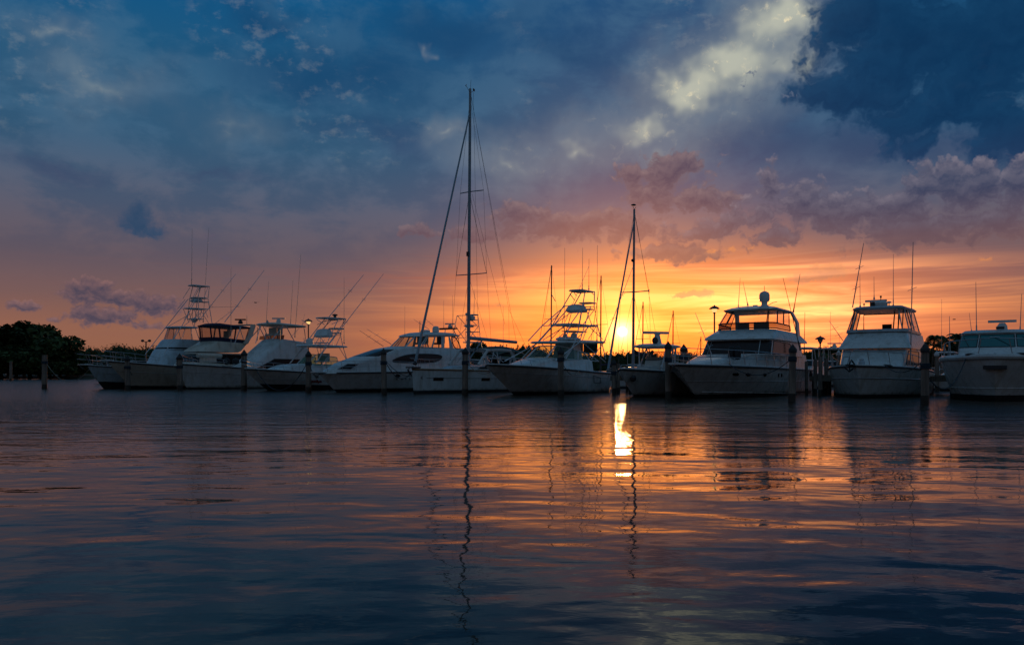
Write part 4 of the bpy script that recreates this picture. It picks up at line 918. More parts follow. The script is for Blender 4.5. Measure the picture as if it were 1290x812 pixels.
for (u0, u1) in ((1.03,1.365),(1.385,1.615),(1.635,1.97)): S.patch([(u0,1.06),(u1,1.06),(u1,1.93),(u0,1.93)], 'teal_glass', cab, name='windshield', nu=10, frame='dark_trim', fr=.02)
S.patch([(.4,1.1),(.97,1.06),(.97,1.93),(.4,1.9)], 'teal_glass', cab, nu=10, frame='dark_trim'); S.patch([(2.03,1.06),(2.6,1.1),(2.6,1.9),(2.03,1.93)], 'teal_glass', cab, nu=10, frame='dark_trim')
b.tubes('wiper', [[S.P(1.42,1.1,.03), S.P(1.52,1.8,.03)], [S.P(1.72,1.1,.03), S.P(1.85,1.8,.03)], [S.P(1.15,1.1,.03), S.P(1.3,1.75,.03)]], .014, 'dark_trim', cab, mirror=False)
p = b.Q(1262.5,411,x1+2); MB().lathe((x1+2,p.y,z2+.24), [(.24,0),(.22,.2),(.12,.34)], 14).build('radar', 'gelcoat', b.o); MB().box((x1+2,p.y,z2+.66), (.18,1.2,.12), .0).build('radar_arm', 'gelcoat', b.o)
p = b.Q(1260,416,x1+1.2); MB().box((x1+1.2,p.y,z2+.3), (.2,.35,.12)).build('horn', 'dark_trim', b.o)
b.ant((1230.2,417),(1229.3,355),0, Q=x1+2, r=.02); b.ant((1224,418),(1221,394),0, Q=x1+2, r=.014); b.ant((1197,452),(1196,398),0, Q=3.5, r=.022); b.ant((1285,417),(1287,370),0, Q=x1+3, r=.02)
MB().box((2.2,-.0,b.zs(2.2)+.12),(.5,.5,.22),0,.8).build('windlass', 'gelcoat_grey', b.o)
MB().box((.35,0,b.zb-.42),(.5,.9,.16)).build('bow_eye', 'dark_trim', b.h)
for sd in (-1,1): MB().ell(tuple(b.sheer(.9,sd,.12,.18)), (.22,.14,.06)).build('cleat', 'dark_trim', b.o)
MB().tube([b.hp(t/20,.42,-1,.01) for t in range(21)], .02, 5).tube([b.hp(t/20,.42,1,.01) for t in range(21)], .02, 5).build('spray_rail', 'gelcoat', b.h)
b11 = b

# ================================================================== moored boats farther back
def backboat(name, label, px, py_wl, Y, A, L, B, zb, m='gelcoat', top=None, glass=True, group='boats moored on the far side of the dock', ants=(), canvas='dark_canvas'):
    b = Boat(name, label, 'boat', (px, py_wl), (px, 450), A, L, B, Y=Y, rake=L*.09, zb=zb, group=group, hull=m, hn=14)
    xh = L*.32; S = Surf([(xh-L*.12, L*.8, B*.28, B*.38, b.zs(xh)-.05, b.zs(xh)-.1, .8), (xh, L*.8, B*.3, B*.36, b.zs(xh)+.55, b.zs(xh)+.5, .7), (xh+.6, L*.78, B*.26, B*.33, b.zs(xh)+1.15, b.zs(xh)+1.1, .6)])
    cab = S.build('cabin', m, b.o)
    S.patch([(.3,1.1),(.97,1.1),(.97,1.85),(.3,1.85)], 'dark_glass', cab); S.patch([(1.03,1.1),(1.97,1.1),(1.97,1.85),(1.03,1.85)], 'dark_glass', cab, name='windshield', nu=14); S.patch([(2.03,1.1),(2.7,1.1),(2.7,1.85),(2.03,1.85)], 'dark_glass', cab)
    b.zc = b.zs(xh)+1.15; b.xh = xh
    if top:
        zt = top; slab(xh+.5, L*.78, B*.3, B*.33, zt, zt, .13, .5, .1).build('hardtop', canvas if canvas != 'dark_canvas' else m, b.o, crown=.05)
        b.tubes('hardtop_support', [[(xh+1,-B*.27,b.zc-.1),(xh+1,-B*.27,zt)], [(L*.7,-B*.28,b.zc-.3),(L*.7,-B*.28,zt)], [(xh+2.2,-B*.28,b.zc-.2),(xh+1.6,-B*.28,zt)]], .04, 'white_tube')
    for (x, y, h) in ants: MB().tube([(x,y,b.zc),(x,y,h*.3+b.zc*.7),(x+.1,y,h)], .025, 5, .01).build('antenna', 'antenna_white', b.o)
    b.rail(.1, L*.4, .5, 3, r=.02, mid=False)
    return b
b = backboat('sport_fishing_boat', 'distant fishing boat with a dark tower, seen just right of the tall sailing mast', 575, 482, 96, 33, 12.5, 4.2, 1.9, group=None, ants=())
def PT(px, py, w): return (px, py, w)
tower(b, [[(588,446,1.2),(587,425,1.0),(587.5,397,.7)], [(608,446,1.2),(605,425,1.0),(602,397,.7)]],
      [('top_canopy',585,396.5,603,.9,.12), ('platform',586,403,602,.8,.08), ('platform',583,410,601,.9,.10), ('platform',585,418,604,.9,.08), ('platform',582,431,608,1.1,.12)], [[(587,410,.8),(604,430,1)], [(603,410,.8),(588,430,1)], [(588,397,.7),(601,410,.8)]], r=.05, pod=(585,408,592,412,.5))
b.radome(b.P(588,396,0), .2, .2); b.ant((597,396),(598,365),.2, r=.03)
b = backboat('sport_boat', 'distant boat with a low dark hardtop and radar behind the enclosed cabin cruiser', 540, 484, 76, 33, 11.5, 3.9, 1.9, group=None, ants=())
p0, p1 = b.P(557,414.5,0), b.P(577,414.5,-1.2)
slab(p0.x, p1.x, 1.1, 1.2, p0.z, p0.z, .14, .4, .1).build('upper_hardtop', 'dark_canvas', b.o)
b.tubes('hardtop_support', [[b.P(559,430,-1.1), b.P(561,415,-1)], [b.P(578,428,-1.2), b.P(571,415,-1.1)], [b.P(558,442,-1.1), b.P(559,430,-1.1)], [b.P(580,442,-1.1), b.P(578,428,-1.1)]], .04, 'aluminium')
b.radarbar(b.P(567,412.5,0), 1.0, .6); b.ant((559,414),(559,378),0, r=.02); b.ant((570,414),(570,372),-.3, r=.02); b.ant((529,424),(529,404),0, r=.05, m='dark_pole')
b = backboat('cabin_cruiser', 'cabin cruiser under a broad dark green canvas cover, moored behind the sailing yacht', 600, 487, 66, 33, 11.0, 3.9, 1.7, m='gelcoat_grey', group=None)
p0, p1, pm = b.P(606,444,0), b.P(669,441,-1.7), b.P(626,436,0)
mb = MB(); mb.grid([[Vector((p0.x+(p1.x-p0.x)*i/12, -1.7+3.4*j/8, p0.z+(pm.z-p0.z)*(sin(pi*min(1,.08+i/12*.95))**.6)-.5*abs((j-4)/4)**3)) for j in range(9)] for i in range(13)]); mb.build('canvas_cover', 'green_canvas', b.o)
b.tubes('cover_frame', [[Vector((p0.x+.3,-1.5,1.2)), Vector((p0.x+.5,-1.6,p0.z-.3))], [Vector((p1.x-.5,-1.5,1.2)), Vector((p1.x-.5,-1.6,p0.z-.3))], [Vector(((p0.x+p1.x)/2,-1.5,1.2)), Vector(((p0.x+p1.x)/2,-1.6,pm.z-.4))]], .04, 'white_tube')
b.ant((634,440),(634,385),0, r=.02)
b = backboat('center_console_boat', 'small white boat with hardtop just right of the large flybridge yacht', 1000, 489, 64, 33, 8.5, 2.9, 1.5, top=3.3, group=None, ants=((3.5,.4,5.8),))
b = backboat('sport_boat', 'white boat with radar bar behind the dock, left of the bow-on convertible', 1040, 487, 74, 33, 9.5, 3.2, 1.6, top=3.6, group=None, ants=((4,.2,7.2),(4,-.6,5.0)))
b.radarbar((4.8,0,3.8), 1.3, .4)
b = backboat('express_boat', 'low white boat behind the pier between bow-on convertible and teal-windowed cruiser', 1164, 484, 58, 118, 7.5, 2.6, 1.25, group=None)
b = backboat('center_console_boat', 'small white boat with a T-top in front of the palm trees', 1188, 486, 70, 33, 7.5, 2.6, 1.5, top=3.1, group=None, ants=((3,.3,8.0),))
b = backboat('sport_boat', 'far boat lying in the orange glow left of the flybridge yacht', 872, 480, 100, 100, 9.5, 3.0, 1.6, top=3.4, group=None, ants=((4,.3,7.5),(5,.3,6.5)))
b = backboat('sport_boat', 'far white boat seen through the gap right of the sun, behind the dock', 772, 481, 88, 60, 8.0, 2.8, 1.4, group=None, ants=((3,.3,6.5),))
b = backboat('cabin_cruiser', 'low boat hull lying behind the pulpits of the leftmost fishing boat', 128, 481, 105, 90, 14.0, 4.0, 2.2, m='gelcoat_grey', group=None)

# far sailing boats, only masts show
def small_sail(name, label, px, Y, top_py, A=33, boom=True, k=1.0):
    b = Boat(name, label, 'sailboat', (px, 482), (px, 450), A, 10, 3.2, Y=Y, rake=.8, zb=1.3, p0=1.3, p1=1.7, group=None, hn=12)
    # put the mast foot exactly above the wanted place
    u = (px-CX)/F; x = 3.8
    sh = Vector((u*(b.Y0+x*b.ca)-(b.X0+x*b.sa), 0)); b.o.location.x += sh.x; b.X0 += sh.x
    S = Surf([(2.4, 7.5, .7, 1.0, 1.1, 1.0, .8), (2.9, 7.3, .6, .9, 1.5, 1.4, .8)]); S.build('cabin', 'gelcoat', b.o, crown=.05)
    zt = CH+(HY-top_py)/F*(b.Y0+x*b.ca)
    m = b.tube('mast', [(x,0,1.2),(x+.15,0,zt)], .10*k, 'dark_pole', r1=.07*k, n=8)
    MB().tube([(x+.1,-.9,zt*.55),(x+.1,.9,zt*.55)], .03, 5).build('spreader', 'dark_pole', m)
    b.tubes('shroud', [[(x+.15,0,zt-.1),(x+.1,-.9,zt*.55),(x+.3,-1.4,1.2)]], .012, 'wire', m)
    b.tubes('forestay', [[(x+.15,0,zt-.1),(.1,0,1.3)]], .03, 'dark_pole', m, mirror=False)
    if boom: b.tube('boom', [(x,0,2.3),(x+3.6,0,2.4)], .12, 'navy_canvas')
    return b
b = small_sail('sailing_boat', 'far sailboat whose slim dark mast rises just left of the tubular tower', 694, 90, 334)
b.tubes('masthead', [[(3.6,-.3,1.2+(HY-335)/F*b.Y0+.3),(4.3,.3,1.2+(HY-335)/F*b.Y0+.3)]], .03, 'dark_pole', mirror=False)
small_sail('sailing_boat', 'far sailboat whose short mast stands just right of the tubular tower', 756.5, 92, 347)
small_sail('sailing_boat', 'far sailboat with bare mast right of the mast that crosses the sun glow', 809.5, 95, 380)
small_sail('sailing_boat', 'far sailboat whose mast stands above the centre console radar', 847.5, 98, 391)
small_sail('sailing_boat', 'far sailboat with a very short mast near the lit lamp post', 882.5, 115, 424)
# ---- second sailing yacht, its mast right of the sun
b = Boat('sailing_yacht', 'sailing yacht behind the dock, its mast crossing the sun glow', 'sailboat', (770,484), (770,460), 33, 12, 3.7, Y=66, rake=.9, zb=1.5, p0=1.3, p1=1.7, boot=.1)
x = 5.2; u = (797.5-CX)/F; sh = u*(b.Y0+x*b.ca)-(b.X0+x*b.sa); b.o.location.x += sh; b.X0 += sh
S = Surf([(2.6, 9, .8, 1.2, 1.3, 1.2, 1.0), (3.2, 8.8, .7, 1.1, 1.75, 1.7, 1.0)]); S.build('cabin', 'gelcoat', b.o, crown=.06)
m0 = Vector((x,0,1.3)); m1 = b.P(802.5,265,0); m1.x = x+.25
mast = b.tube('mast', [m0, m1], .13, 'mast_paint', r1=.09, n=10)
kz = lambda py: (CH-(py-HY)/F*(b.Y0+x*b.ca)-m0.z)/(m1.z-m0.z)
c = m0.lerp(m1, kz(367.5)); s1, s2 = c+Vector((.2,-1.35,.05)), c+Vector((.2,1.35,.05))
MB().tube([s1,c,s2], .05, 6).tube([s1-Vector((0,0,.15)),s1+Vector((0,0,.12))], .05, 5).tube([s2-Vector((0,0,.15)),s2+Vector((0,0,.12))], .05, 5).build('spreader', 'mast_paint', mast)
b.tubes('shroud', [[m0.lerp(m1,.98), s1, b.sheer(x+.3,-1,.1)], [m0.lerp(m1,.98), s2, b.sheer(x+.3,1,.1)], [c, b.sheer(x-.3,-1,.1)], [c, b.sheer(x-.3,1,.1)], [m1, Vector((b.L-.1,0,1.2))]], .013, 'wire', mast, mirror=False)
b.tube('furled_headsail', [Vector((.3,0,1.6)), Vector((.3,0,1.6)).lerp(m1,.4), m0.lerp(m1,.93)], .11, 'mast_paint', r1=.05, n=8)
b.tube('boom', [m0.lerp(m1,kz(447)), Vector((x+4.4,0,m0.lerp(m1,kz(447)).z+.1))], .10, 'dark_pole')
mb = MB(); zc_ = m0.lerp(m1,kz(441)).z; mb.grid([[Vector((x+.15+4.2*i/10, .22*sin(pi*j/5)*(1 if j else 1)*(1-.4*i/10), zc_+.15-.32*sin(pi*i/10)**.7-.42*j/5)) for j in range(6)] for i in range(11)]); mb.grid([[Vector((x+.15+4.2*i/10, -.22*sin(pi*j/5)*(1-.4*i/10), zc_+.15-.32*sin(pi*i/10)**.7-.42*j/5)) for j in range(6)] for i in range(11)]); mb.build('sail_cover', 'dark_canvas', b.o)
MB().ell(tuple(m0.lerp(m1,kz(328))+Vector((-.2,0,0))), (.16,.16,.14)).build('mast_light', 'dark_trim', mast)
mb = MB(); mb.tube([m1,m1+Vector((-.4,0,.3))], .02, 5); mb.tube([m1,m1+Vector((.35,.0,.25))], .02, 5); mb.ell(tuple(m1+Vector((-.15,0,.35))), (.22,.08,.08)); mb.build('wind_instrument', 'dark_pole', mast)

# ================================================================== pilings standing in the water
def piling(px, base, top, label, wpx=8.0, cap='cap_dark', Y=None, wrap=True, lean=None, group='mooring pilings in front of the boats', capped=True):
    lean = random.uniform(-.022, .022) if lean is None else lean
    Y = Y or Yof(base); p = at(px, base, Y); h = at(px, top, Y).z; r = wpx/2/F*Y
    o = empty('mooring_piling', (p.x, p.y, 0), random.uniform(0, 6), label=label, cat='piling', group=group)
    hh = h-(r*1.5 if capped else 0); mb = MB(); n = 16; rings = []
    for i in range(13):
        z = .35+(hh-.35)*i/12
        rings.append([(cos(2*pi*k/n)*r*(1.02-.06*i/12+.03*sin(k*2.3+i*.8))+lean*z, sin(2*pi*k/n)*r*(1.02-.06*i/12+.03*sin(k*1.7-i*.6)), z) for k in range(n)])
    mb.loft(rings); mb.build('post', 'piling_wood', o, ang=60)
    MB().lathe((0,0,0), [(r*1.05,-1.0),(r*1.07,.1),(r*1.03,.36)], 16).build('wet_base', 'piling_wet', o)
    if capped:
        MB().lathe((lean*hh,0,hh), [(r*1.16,-.16),(r*1.2,-.02),(r*1.12,.0),(r*.55,r*.8),(.01,r*1.5)], 16).build('cap', cap, o)
    if wrap:
        zr = hh-.35-random.random()*.3; mb = MB()
        for k in range(4): mb.tube([(cos(a)*r*1.1+lean*zr, sin(a)*r*1.1, zr-k*.055+a*.006) for a in [2*pi*j/14 for j in range(15)]], .028, 5)
        mb.build('rope_wrap', 'dark_rope', o)
    return Vector((p.x, p.y, hh-.4))
PL = 'wooden mooring piling with dark cap '
pt = {}
pt['f'] = piling(13.5, 479.3, 455, 'slim pale grey post standing alone in the water, farthest left', 3.4, wrap=False, capped=False)
pt['a'] = piling(56, 489.3, 447, 'capless wooden piling tied with rope, alone in the water left of all boats', 6.2, capped=False)
pt['b'] = piling(161, 490.6, 447, PL+'between the bows of the two leftmost fishing boats', 6.5)
pt['c'] = piling(226.5, 490.9, 445, PL+'at the bow of the third boat from the left', 7)
pt['d'] = piling(307.5, 491.3, 440, PL+'beside the convertible with the black side window', 7)
pt['e'] = piling(388.5, 494, 441, PL+'in front of the express boat with red hull lettering', 7)
pt['g'] = piling(484, 496.5, 438, PL+'in front of the enclosed cabin cruiser with oval window', 6.8)
pt['h'] = piling(585.8, 497.5, 437, PL+'in front of the tall sailing mast', 7.6)
pt['i'] = piling(706.5, 499.3, 437, PL+'in front of the express boat with green windshield', 7.6)
pt['j'] = piling(773.8, 496.5, 452, PL+'in the gap below the setting sun', 5.6, capped=True)
pt['k'] = piling(842, 501.5, 429.5, PL+'in front of the centre console boat', 7.8)
pt['l'] = piling(861.5, 497, 433, PL+'at the port bow of the large flybridge yacht', 8.2)
pt['m'] = piling(997.6, 505.5, 433, PL+'in front of the stern of the flybridge yacht', 8.6)
pt['n'] = piling(1165.2, 508.8, 431.5, PL+'left of the teal-windowed cruiser, widest of all', 9.6)

# ================================================================== dock with its piles
DZ = 1.15
dA = Vector((30, 47.5, 0)); dB = Vector((-36, 84.5, 0)); dd = (dB-dA).normalized(); dn = Vector((dd.y, -dd.x, 0)); dn = dn if dn.y > 0 else -dn
ln = (dB-dA).length; ang = atan2(dd.y, dd.x); dc = (dA+dB)/2
dock = empty('dock', (dc.x, dc.y, 0), ang, label='long timber dock running behind the sterns of the moored boats', cat='dock')
mb = MB(); nb = 320
for i in range(nb): mb.box((-ln/2+ln*(i+.5)/nb, random.uniform(-.015,.015), DZ-.02+random.uniform(-.004,.004)), (ln/nb-.015, 2.2, .045))
mb.build('deck_boards', 'dock_wood', dock, smooth=False)
mb = MB()
for y in (-.98, 0, .98): mb.box((0, y, DZ-.19), (ln, .12, .28))
mb.box((0,-1.08,DZ-.16),(ln,.05,.3)); mb.build('stringer', 'dock_wood', dock, smooth=False)
for i in range(22):
    for sd in (-1, 1): MB().lathe((-ln/2+ln*(i+.5)/22, sd*.85, 0), [(.15,-1),(.15,DZ-.33)], 10).build('support_pile', 'piling_wet', dock)
# finger piers reaching out between the boats
def finger(px, Y, L, A, label, W=1.0):
    x0 = (px-CX)/F*Y; a = R(A); o = empty('finger_pier', (x0, Y, 0), pi/2-a, label=label, cat='pier', group='finger piers between the boats')
    mb = MB(); n = int(L/.16)
    for i in range(n): mb.box((L*(i+.5)/n, 0, DZ-.08), (L/n-.014, W, .045))
    mb.build('deck_boards', 'dock_wood', o, smooth=False)
    mb = MB()
    for y in (-W/2+.06, W/2-.06): mb.box((L/2, y, DZ-.24), (L, .09, .24))
    mb.box((.05,0,DZ-.22),(.08,W+.06,.3)); mb.build('stringer', 'dock_wood', o, smooth=False)
    for i in range(3):
        for sd in (-1, 1): MB().lathe((.5+L*i/3, sd*(W/2-.14), 0), [(.12,-1),(.12,DZ-.36)], 10).build('support_pile', 'piling_wet', o)
finger(781, 50.5, 8.5, 33, 'timber finger pier below the sun, left of the centre console boat', 1.3)
finger(1037, 46.5, 6.5, 33, 'timber finger pier between the flybridge yacht and the bow-on convertible', 1.5)
finger(1182, 45.0, 4.5, 33, 'timber finger pier between the bow-on convertible and the teal-windowed cruiser', 1.6)
# taller piles along the dock
G = 'piles along the dock'
for px, base, top, w_, lb in ((1027.0,497,452,4.6,'plain grey dock pile left of the one under the unlit lamp'),(1033.5,499,449,5.2,'plain grey dock pile standing right under the unlit lamp'),(1040,496,451,4.8,'plain grey dock pile nearest the bow-on convertible'),(1016,497,455,4,'short dark dock pile close to the stern of the flybridge yacht'),(779,495,458,4,'short dark dock pile glowing orange below the sun'),(790,493,461,3.6,'short dark dock pile just left of the centre console bow')):
    piling(px, base, top, lb, w_, wrap=False, capped=False, group=G)
for px, top, Y, lb in ((1055.8,440.5,56,'dock pile with white pointed cap left of the bow-on convertible cabin'),(1156.5,438.5,54,'dock pile with white pointed cap just left of the widest dark piling'),(1180.5,441.5,55,'dock pile with white pointed cap below the palm trees'),(1187,447,60,'shorter dock pile with white pointed cap, right of the one below the palms')):
    piling(px, 480, top, lb, 5.2, 'cap_white', Y=Y, wrap=False, group='white capped dock piles')

# ================================================================== mooring lines
def line(p, q, sag, name_label, m='rope', r=.02):
    mb = MB(); mb.tube([p.lerp(q, i/16)-Vector((0,0,sag*4*(i/16)*(1-i/16))) for i in range(17)], r, 6)
    return tag(mb.build('mooring_line', m), name_label, 'rope', 'mooring lines')
def wpt(b, v): return Vector((b.X0+v[0]*b.sa-v[1]*b.ca, b.Y0+v[0]*b.ca+v[1]*b.sa, v[2]))
def bw(b, x=.4, s=-1): return wpt(b, b.sheer(x, s, .05, .06))
line(pt['a'], bw(b1,.3,-1), 1.6, 'pale mooring line from the lone left piling to the outermost blue boat')
line(pt['b'], bw(b1,3.5), .9, 'mooring line sagging against the pale blue hull of the outermost boat', 'dark_rope')
line(pt['e'], bw(b4,.6), 1.75, 'dark mooring line drooping in a deep loop before the red lettered express boat', 'dark_rope', .024)
line(pt['e'], bw(b5,.1)-Vector((0,0,.1)), .5, 'dark mooring line running to the bow of the enclosed cabin cruiser', 'dark_rope', .022)
line(pt['g'], bw(b6,.2), .9, 'dark mooring line drooping to the plumb bow of the large sailing yacht', 'dark_rope', .022)
line(pt['g'], bw(b6,.2)-Vector((0,0,.5)), .35, 'slack dark line under the sailing yacht bow roller', 'dark_rope', .018)
line(pt['h'], bw(b7,.5), .7, 'mooring line from the piling before the tall mast to the flared bow', 'rope', .02)
line(pt['i'], bw(b7,7.0), .55, 'pale mooring line running along the side of the boat with tall tower', 'rope', .022)
line(pt['k'], bw(b8,2.6)-Vector((0,0,.1)), .4, 'pale mooring line from the piling to the centre console boat', 'rope', .022)
line(bw(b8,3.4), bw(b8,4.6)-Vector((0,0,1.1)), -.1, 'pale rope end hanging down the side of the centre console boat', 'rope', .022)
line(pt['m'], bw(b9,3.0)+Vector((0,0,.05)), .65, 'thin mooring line from a piling to the foredeck of the flybridge yacht', 'dark_rope', .018)
line(pt['n'], bw(b10,1.4), .45, 'mooring line from the widest piling to the foredeck of the bow-on convertible', 'dark_rope', .02)
line(pt['n']-Vector((0,0,.5)), bw(b11,1.0,1), 1.05, 'dark mooring line drooping from the widest piling to the teal-windowed cruiser', 'dark_rope', .026)
line(bw(b11,.8,-1), bw(b11,.8,-1)+Vector((3.2,-1.8,-.3)), .5, 'dark mooring line leaving the teal-windowed cruiser towards the right edge', 'dark_rope', .026)
line(pt['d'], bw(b3,3.0), .25, 'short mooring line to the convertible with black side window', 'dark_rope', .02)

# ================================================================== fenders
def fender(c, r, h, label, m='black_rubber', ball=False, grp='dark fenders on the boats'):
    o = empty('fender', c, 0, label=label, cat='fender', group=grp)
    pr = [(.01,0),(r*.7,h*.04),(r,h*.2),(r,h*.8),(r*.7,h*.96),(.03,h)] if not ball else [(.01,0),(r*.6,h*.1),(r*.95,h*.32),(r,h*.55),(r*.8,h*.82),(r*.4,h*.95),(.03,h)]
    MB().lathe((0,0,0), pr, 14).build('body', m, o); MB().tube([(0,0,h-.02),(.02,0,h+.18)], .02, 6).build('eye', m, o)
for px, s_ in ((285.5,'left'),(297,'right')):
    c = wpt(b3, b3.P(px, 459.2, -.9)); fender(c, .29, .56, 'round black fender on the foredeck beside the black side window, %s of the pair' % s_, ball=True)
for px, s_ in ((921.2,'left'),(929.3,'right')):
    c = wpt(b9, b9.Q(px, 453.2, 5.0)); fender(c, .17, .72, 'black fender at the bow rail before the dark windshield, %s of the pair' % s_)
c = wpt(b9, b9.Q(1019, 475, 16.5)); fender(c, .22, .45, 'round black fender at the stern quarter of the flybridge yacht', ball=True)

# ================================================================== lamp posts
def lamp(px, top, Y, lit, label):
    p = at(px, 460, Y); zt = at(px, top, Y).z
    o = empty('dock_lamp', (p.x, p.y, 0), 0, label=label, cat='lamp post', group='dock lamp posts')
    MB().lathe((0,0,0), [(.11,DZ-.02),(.11,DZ+.3),(.06,DZ+.4),(.055,zt-.62),(.09,zt-.6),(.09,zt-.52)], 12).build('pole', 'dark_pole', o)
    MB().lathe((0,0,zt-.52), [(.10,0),(.17,.10),(.19,.24),(.12,.28)], 14).build('globe', 'lamp_glow' if lit else 'seat_vinyl', o)
    MB().lathe((0,0,zt-.24), [(.36,-.05),(.38,-.02),(.24,.10),(.07,.17),(.02,.24)], 16).build('shade', 'dark_pole', o)
lamp(388.5, 401, 72, True, 'lit dock lamp glowing warm yellow, left of the tower with the helm pod')
lamp(900, 384, 56, True, 'tall lit dock lamp left of the large flybridge yacht hardtop')
lamp(1033.3, 422.5, 60, False, 'unlit dock lamp between the flybridge yacht and the bow-on convertible')
p = at(184, 455, 150); o = empty('floodlight_mast', (p.x, p.y, 0), 0, label='small floodlight mast far behind the trees at left', cat='light mast')
MB().tube([(0,0,.5),(0,0,at(184,430,150).z)], .12, 6).build('pole', 'dark_pole', o)
for k in (-.6, .6): MB().tube([(0,0,at(184,431,150).z),(k,0,at(184,429,150).z)], .07, 5).ell((k*1.1,0,at(184,429,150).z), (.3,.2,.25)).build('floodlight', 'dark_pole', o)

# ================================================================== far shore
def strip(name, pts, m, z):
    mb = MB(); mb.grid([[Vector((x, y, z0_+.0)) for (x, y), z0_ in zip(row, zz)] for row, zz in pts]); o = mb.build(name, m); return tag(o, kind='structure')
def shore():
    mb = MB(); rows = []
    xs = [-900+i*12 for i in range(151)]
    def front(x):
        base = 205 if x < -95 else (205+(x+95)*1.6 if x < -40 else (293 if x < -5 else max(150, 293-(x+5)*2.2)))
        return base+3*sin(x*.13)+2*sin(x*.31)
    for dy, z in ((0,-.4),(2,.25),(8,.7),(30,1.0),(400,1.5),(1200,3),(4000,6)):
        rows.append([Vector((x, front(x)+dy, z+(.2*sin(x*.2+dy) if z > .5 else 0))) for x in xs])
    mb.grid(rows); tag(mb.build('ground', 'land'), kind='structure'); return front
front = shore()

# ================================================================== trees
def crown_mesh(name, R_, H, n, leaf, m, seed, lobes=12, flat=.8):
    rnd = random.Random(seed); mb = MB()
    ls = []
    for k in range(lobes):
        a = rnd.uniform(0, 2*pi); d = rnd.uniform(.15, .75)*R_; zz = rnd.uniform(.05, .45)*H if k % 2 else rnd.uniform(.4, .85)*H
        ls.append((cos(a)*d, sin(a)*d, zz, rnd.uniform(.28, .48)*R_))
    for k in range(n):
        x, y, z, r = ls[k % lobes]
        v = Vector((rnd.gauss(0,1), rnd.gauss(0,1), rnd.gauss(0,1))).normalized()*(r*rnd.uniform(.55, 1.12)); v.z *= flat
        c = Vector((x, y, z))+v
        if c.z < 0: c.z = abs(c.z)*.5
        a = Vector((rnd.gauss(0,1), rnd.gauss(0,1), rnd.gauss(0,.6))).normalized(); b_ = a.cross(Vector((rnd.gauss(0,1), rnd.gauss(0,1), rnd.gauss(0,1)))).normalized()
        s_ = leaf*rnd.uniform(.6, 1.3)
        mb.add([c-a*s_, c+b_*s_*.55, c+a*s_, c-b_*s_*.55], [(0,1,2,3)])
    me_o = mb.build(name, m, None, smooth=False); return me_o, ls
def make_tree(R_, H, trunk_h, n, leaf, m, seed):
    o = empty('tree', (0,0,0), 0)
    cr, ls = crown_mesh('crown', R_, H, n, leaf, m, seed); cr.parent = o; cr.location = (0,0,trunk_h)
    mb = MB(); mb.tube([(0,0,-.3),(.1,0,trunk_h*.6),(0,.1,trunk_h+H*.35)], .30, 8, .14)
    for x, y, z, r in ls[:6]: mb.tube([(0,.05,trunk_h+.1),(x*.5,y*.5,trunk_h+z*.5),(x,y,trunk_h+z)], .13, 5, .04)
    mb.build('trunk', 'bark', o); return o
protos = [make_tree(4.6, 8.2, .4, 5200, .34, 'leaf_dark', 1), make_tree(5.4, 7.0, .4, 5200, .36, 'leaf_mid', 2), make_tree(4.2, 9.4, .6, 5200, .34, 'leaf_dark', 3)]
used = set()
def put_tree(k, px, Y, top, label, group, zg=.8, name=None, wid=1.0):
    src = protos[k]; o = src if k not in used else copy_tree(src); used.add(k)
    p = at(px, 470, Y); hh = at(px, top, Y).z-zg
    full = (.4+8.2, .4+7.0, .6+9.4)[k]*.95; s_ = hh/full
    o.location = (p.x, p.y, zg-.1); o.scale = (s_*wid, s_*wid, s_); o.rotation_euler = (0,0,random.uniform(0,6.28))
    tag(o, label, 'tree', group); return o
random.seed(11)
L_ = 'dark mangrove tree on the left bank, '
spots = [(-30,208,408,'cut off by the left edge of the view'),(2,212,404,'tallest crown at the left edge'),(20,206,406,'second crown from the left edge'),(38,209,410,'rounded crown left of the gap'),(52,206,420,'where the skyline starts to fall'),(64,209,429,'in the middle of the falling skyline'),(75,212,433,'with a small upright tip'),(86,214,441,'low, where the bank ends'),(94,226,441,'lowest and rightmost of the big trees'),
         (10,203,436,'low and bushy at the water line, far left'),(30,202,440,'low and bushy right of the pale post'),(48,202,444,'low and bushy behind the lone piling'),(68,202,448,'low and bushy hanging over the water'),(84,203,452,'low and bushy just left of the leftmost boat'),(98,206,452,'small, behind the bow rail of the leftmost boat')]
for i, (px, Y, top, lb) in enumerate(spots): put_tree(i % 3, px, Y, top, L_+lb, 'mangrove trees on the left bank', wid=1.15 if top < 430 else 1.5)
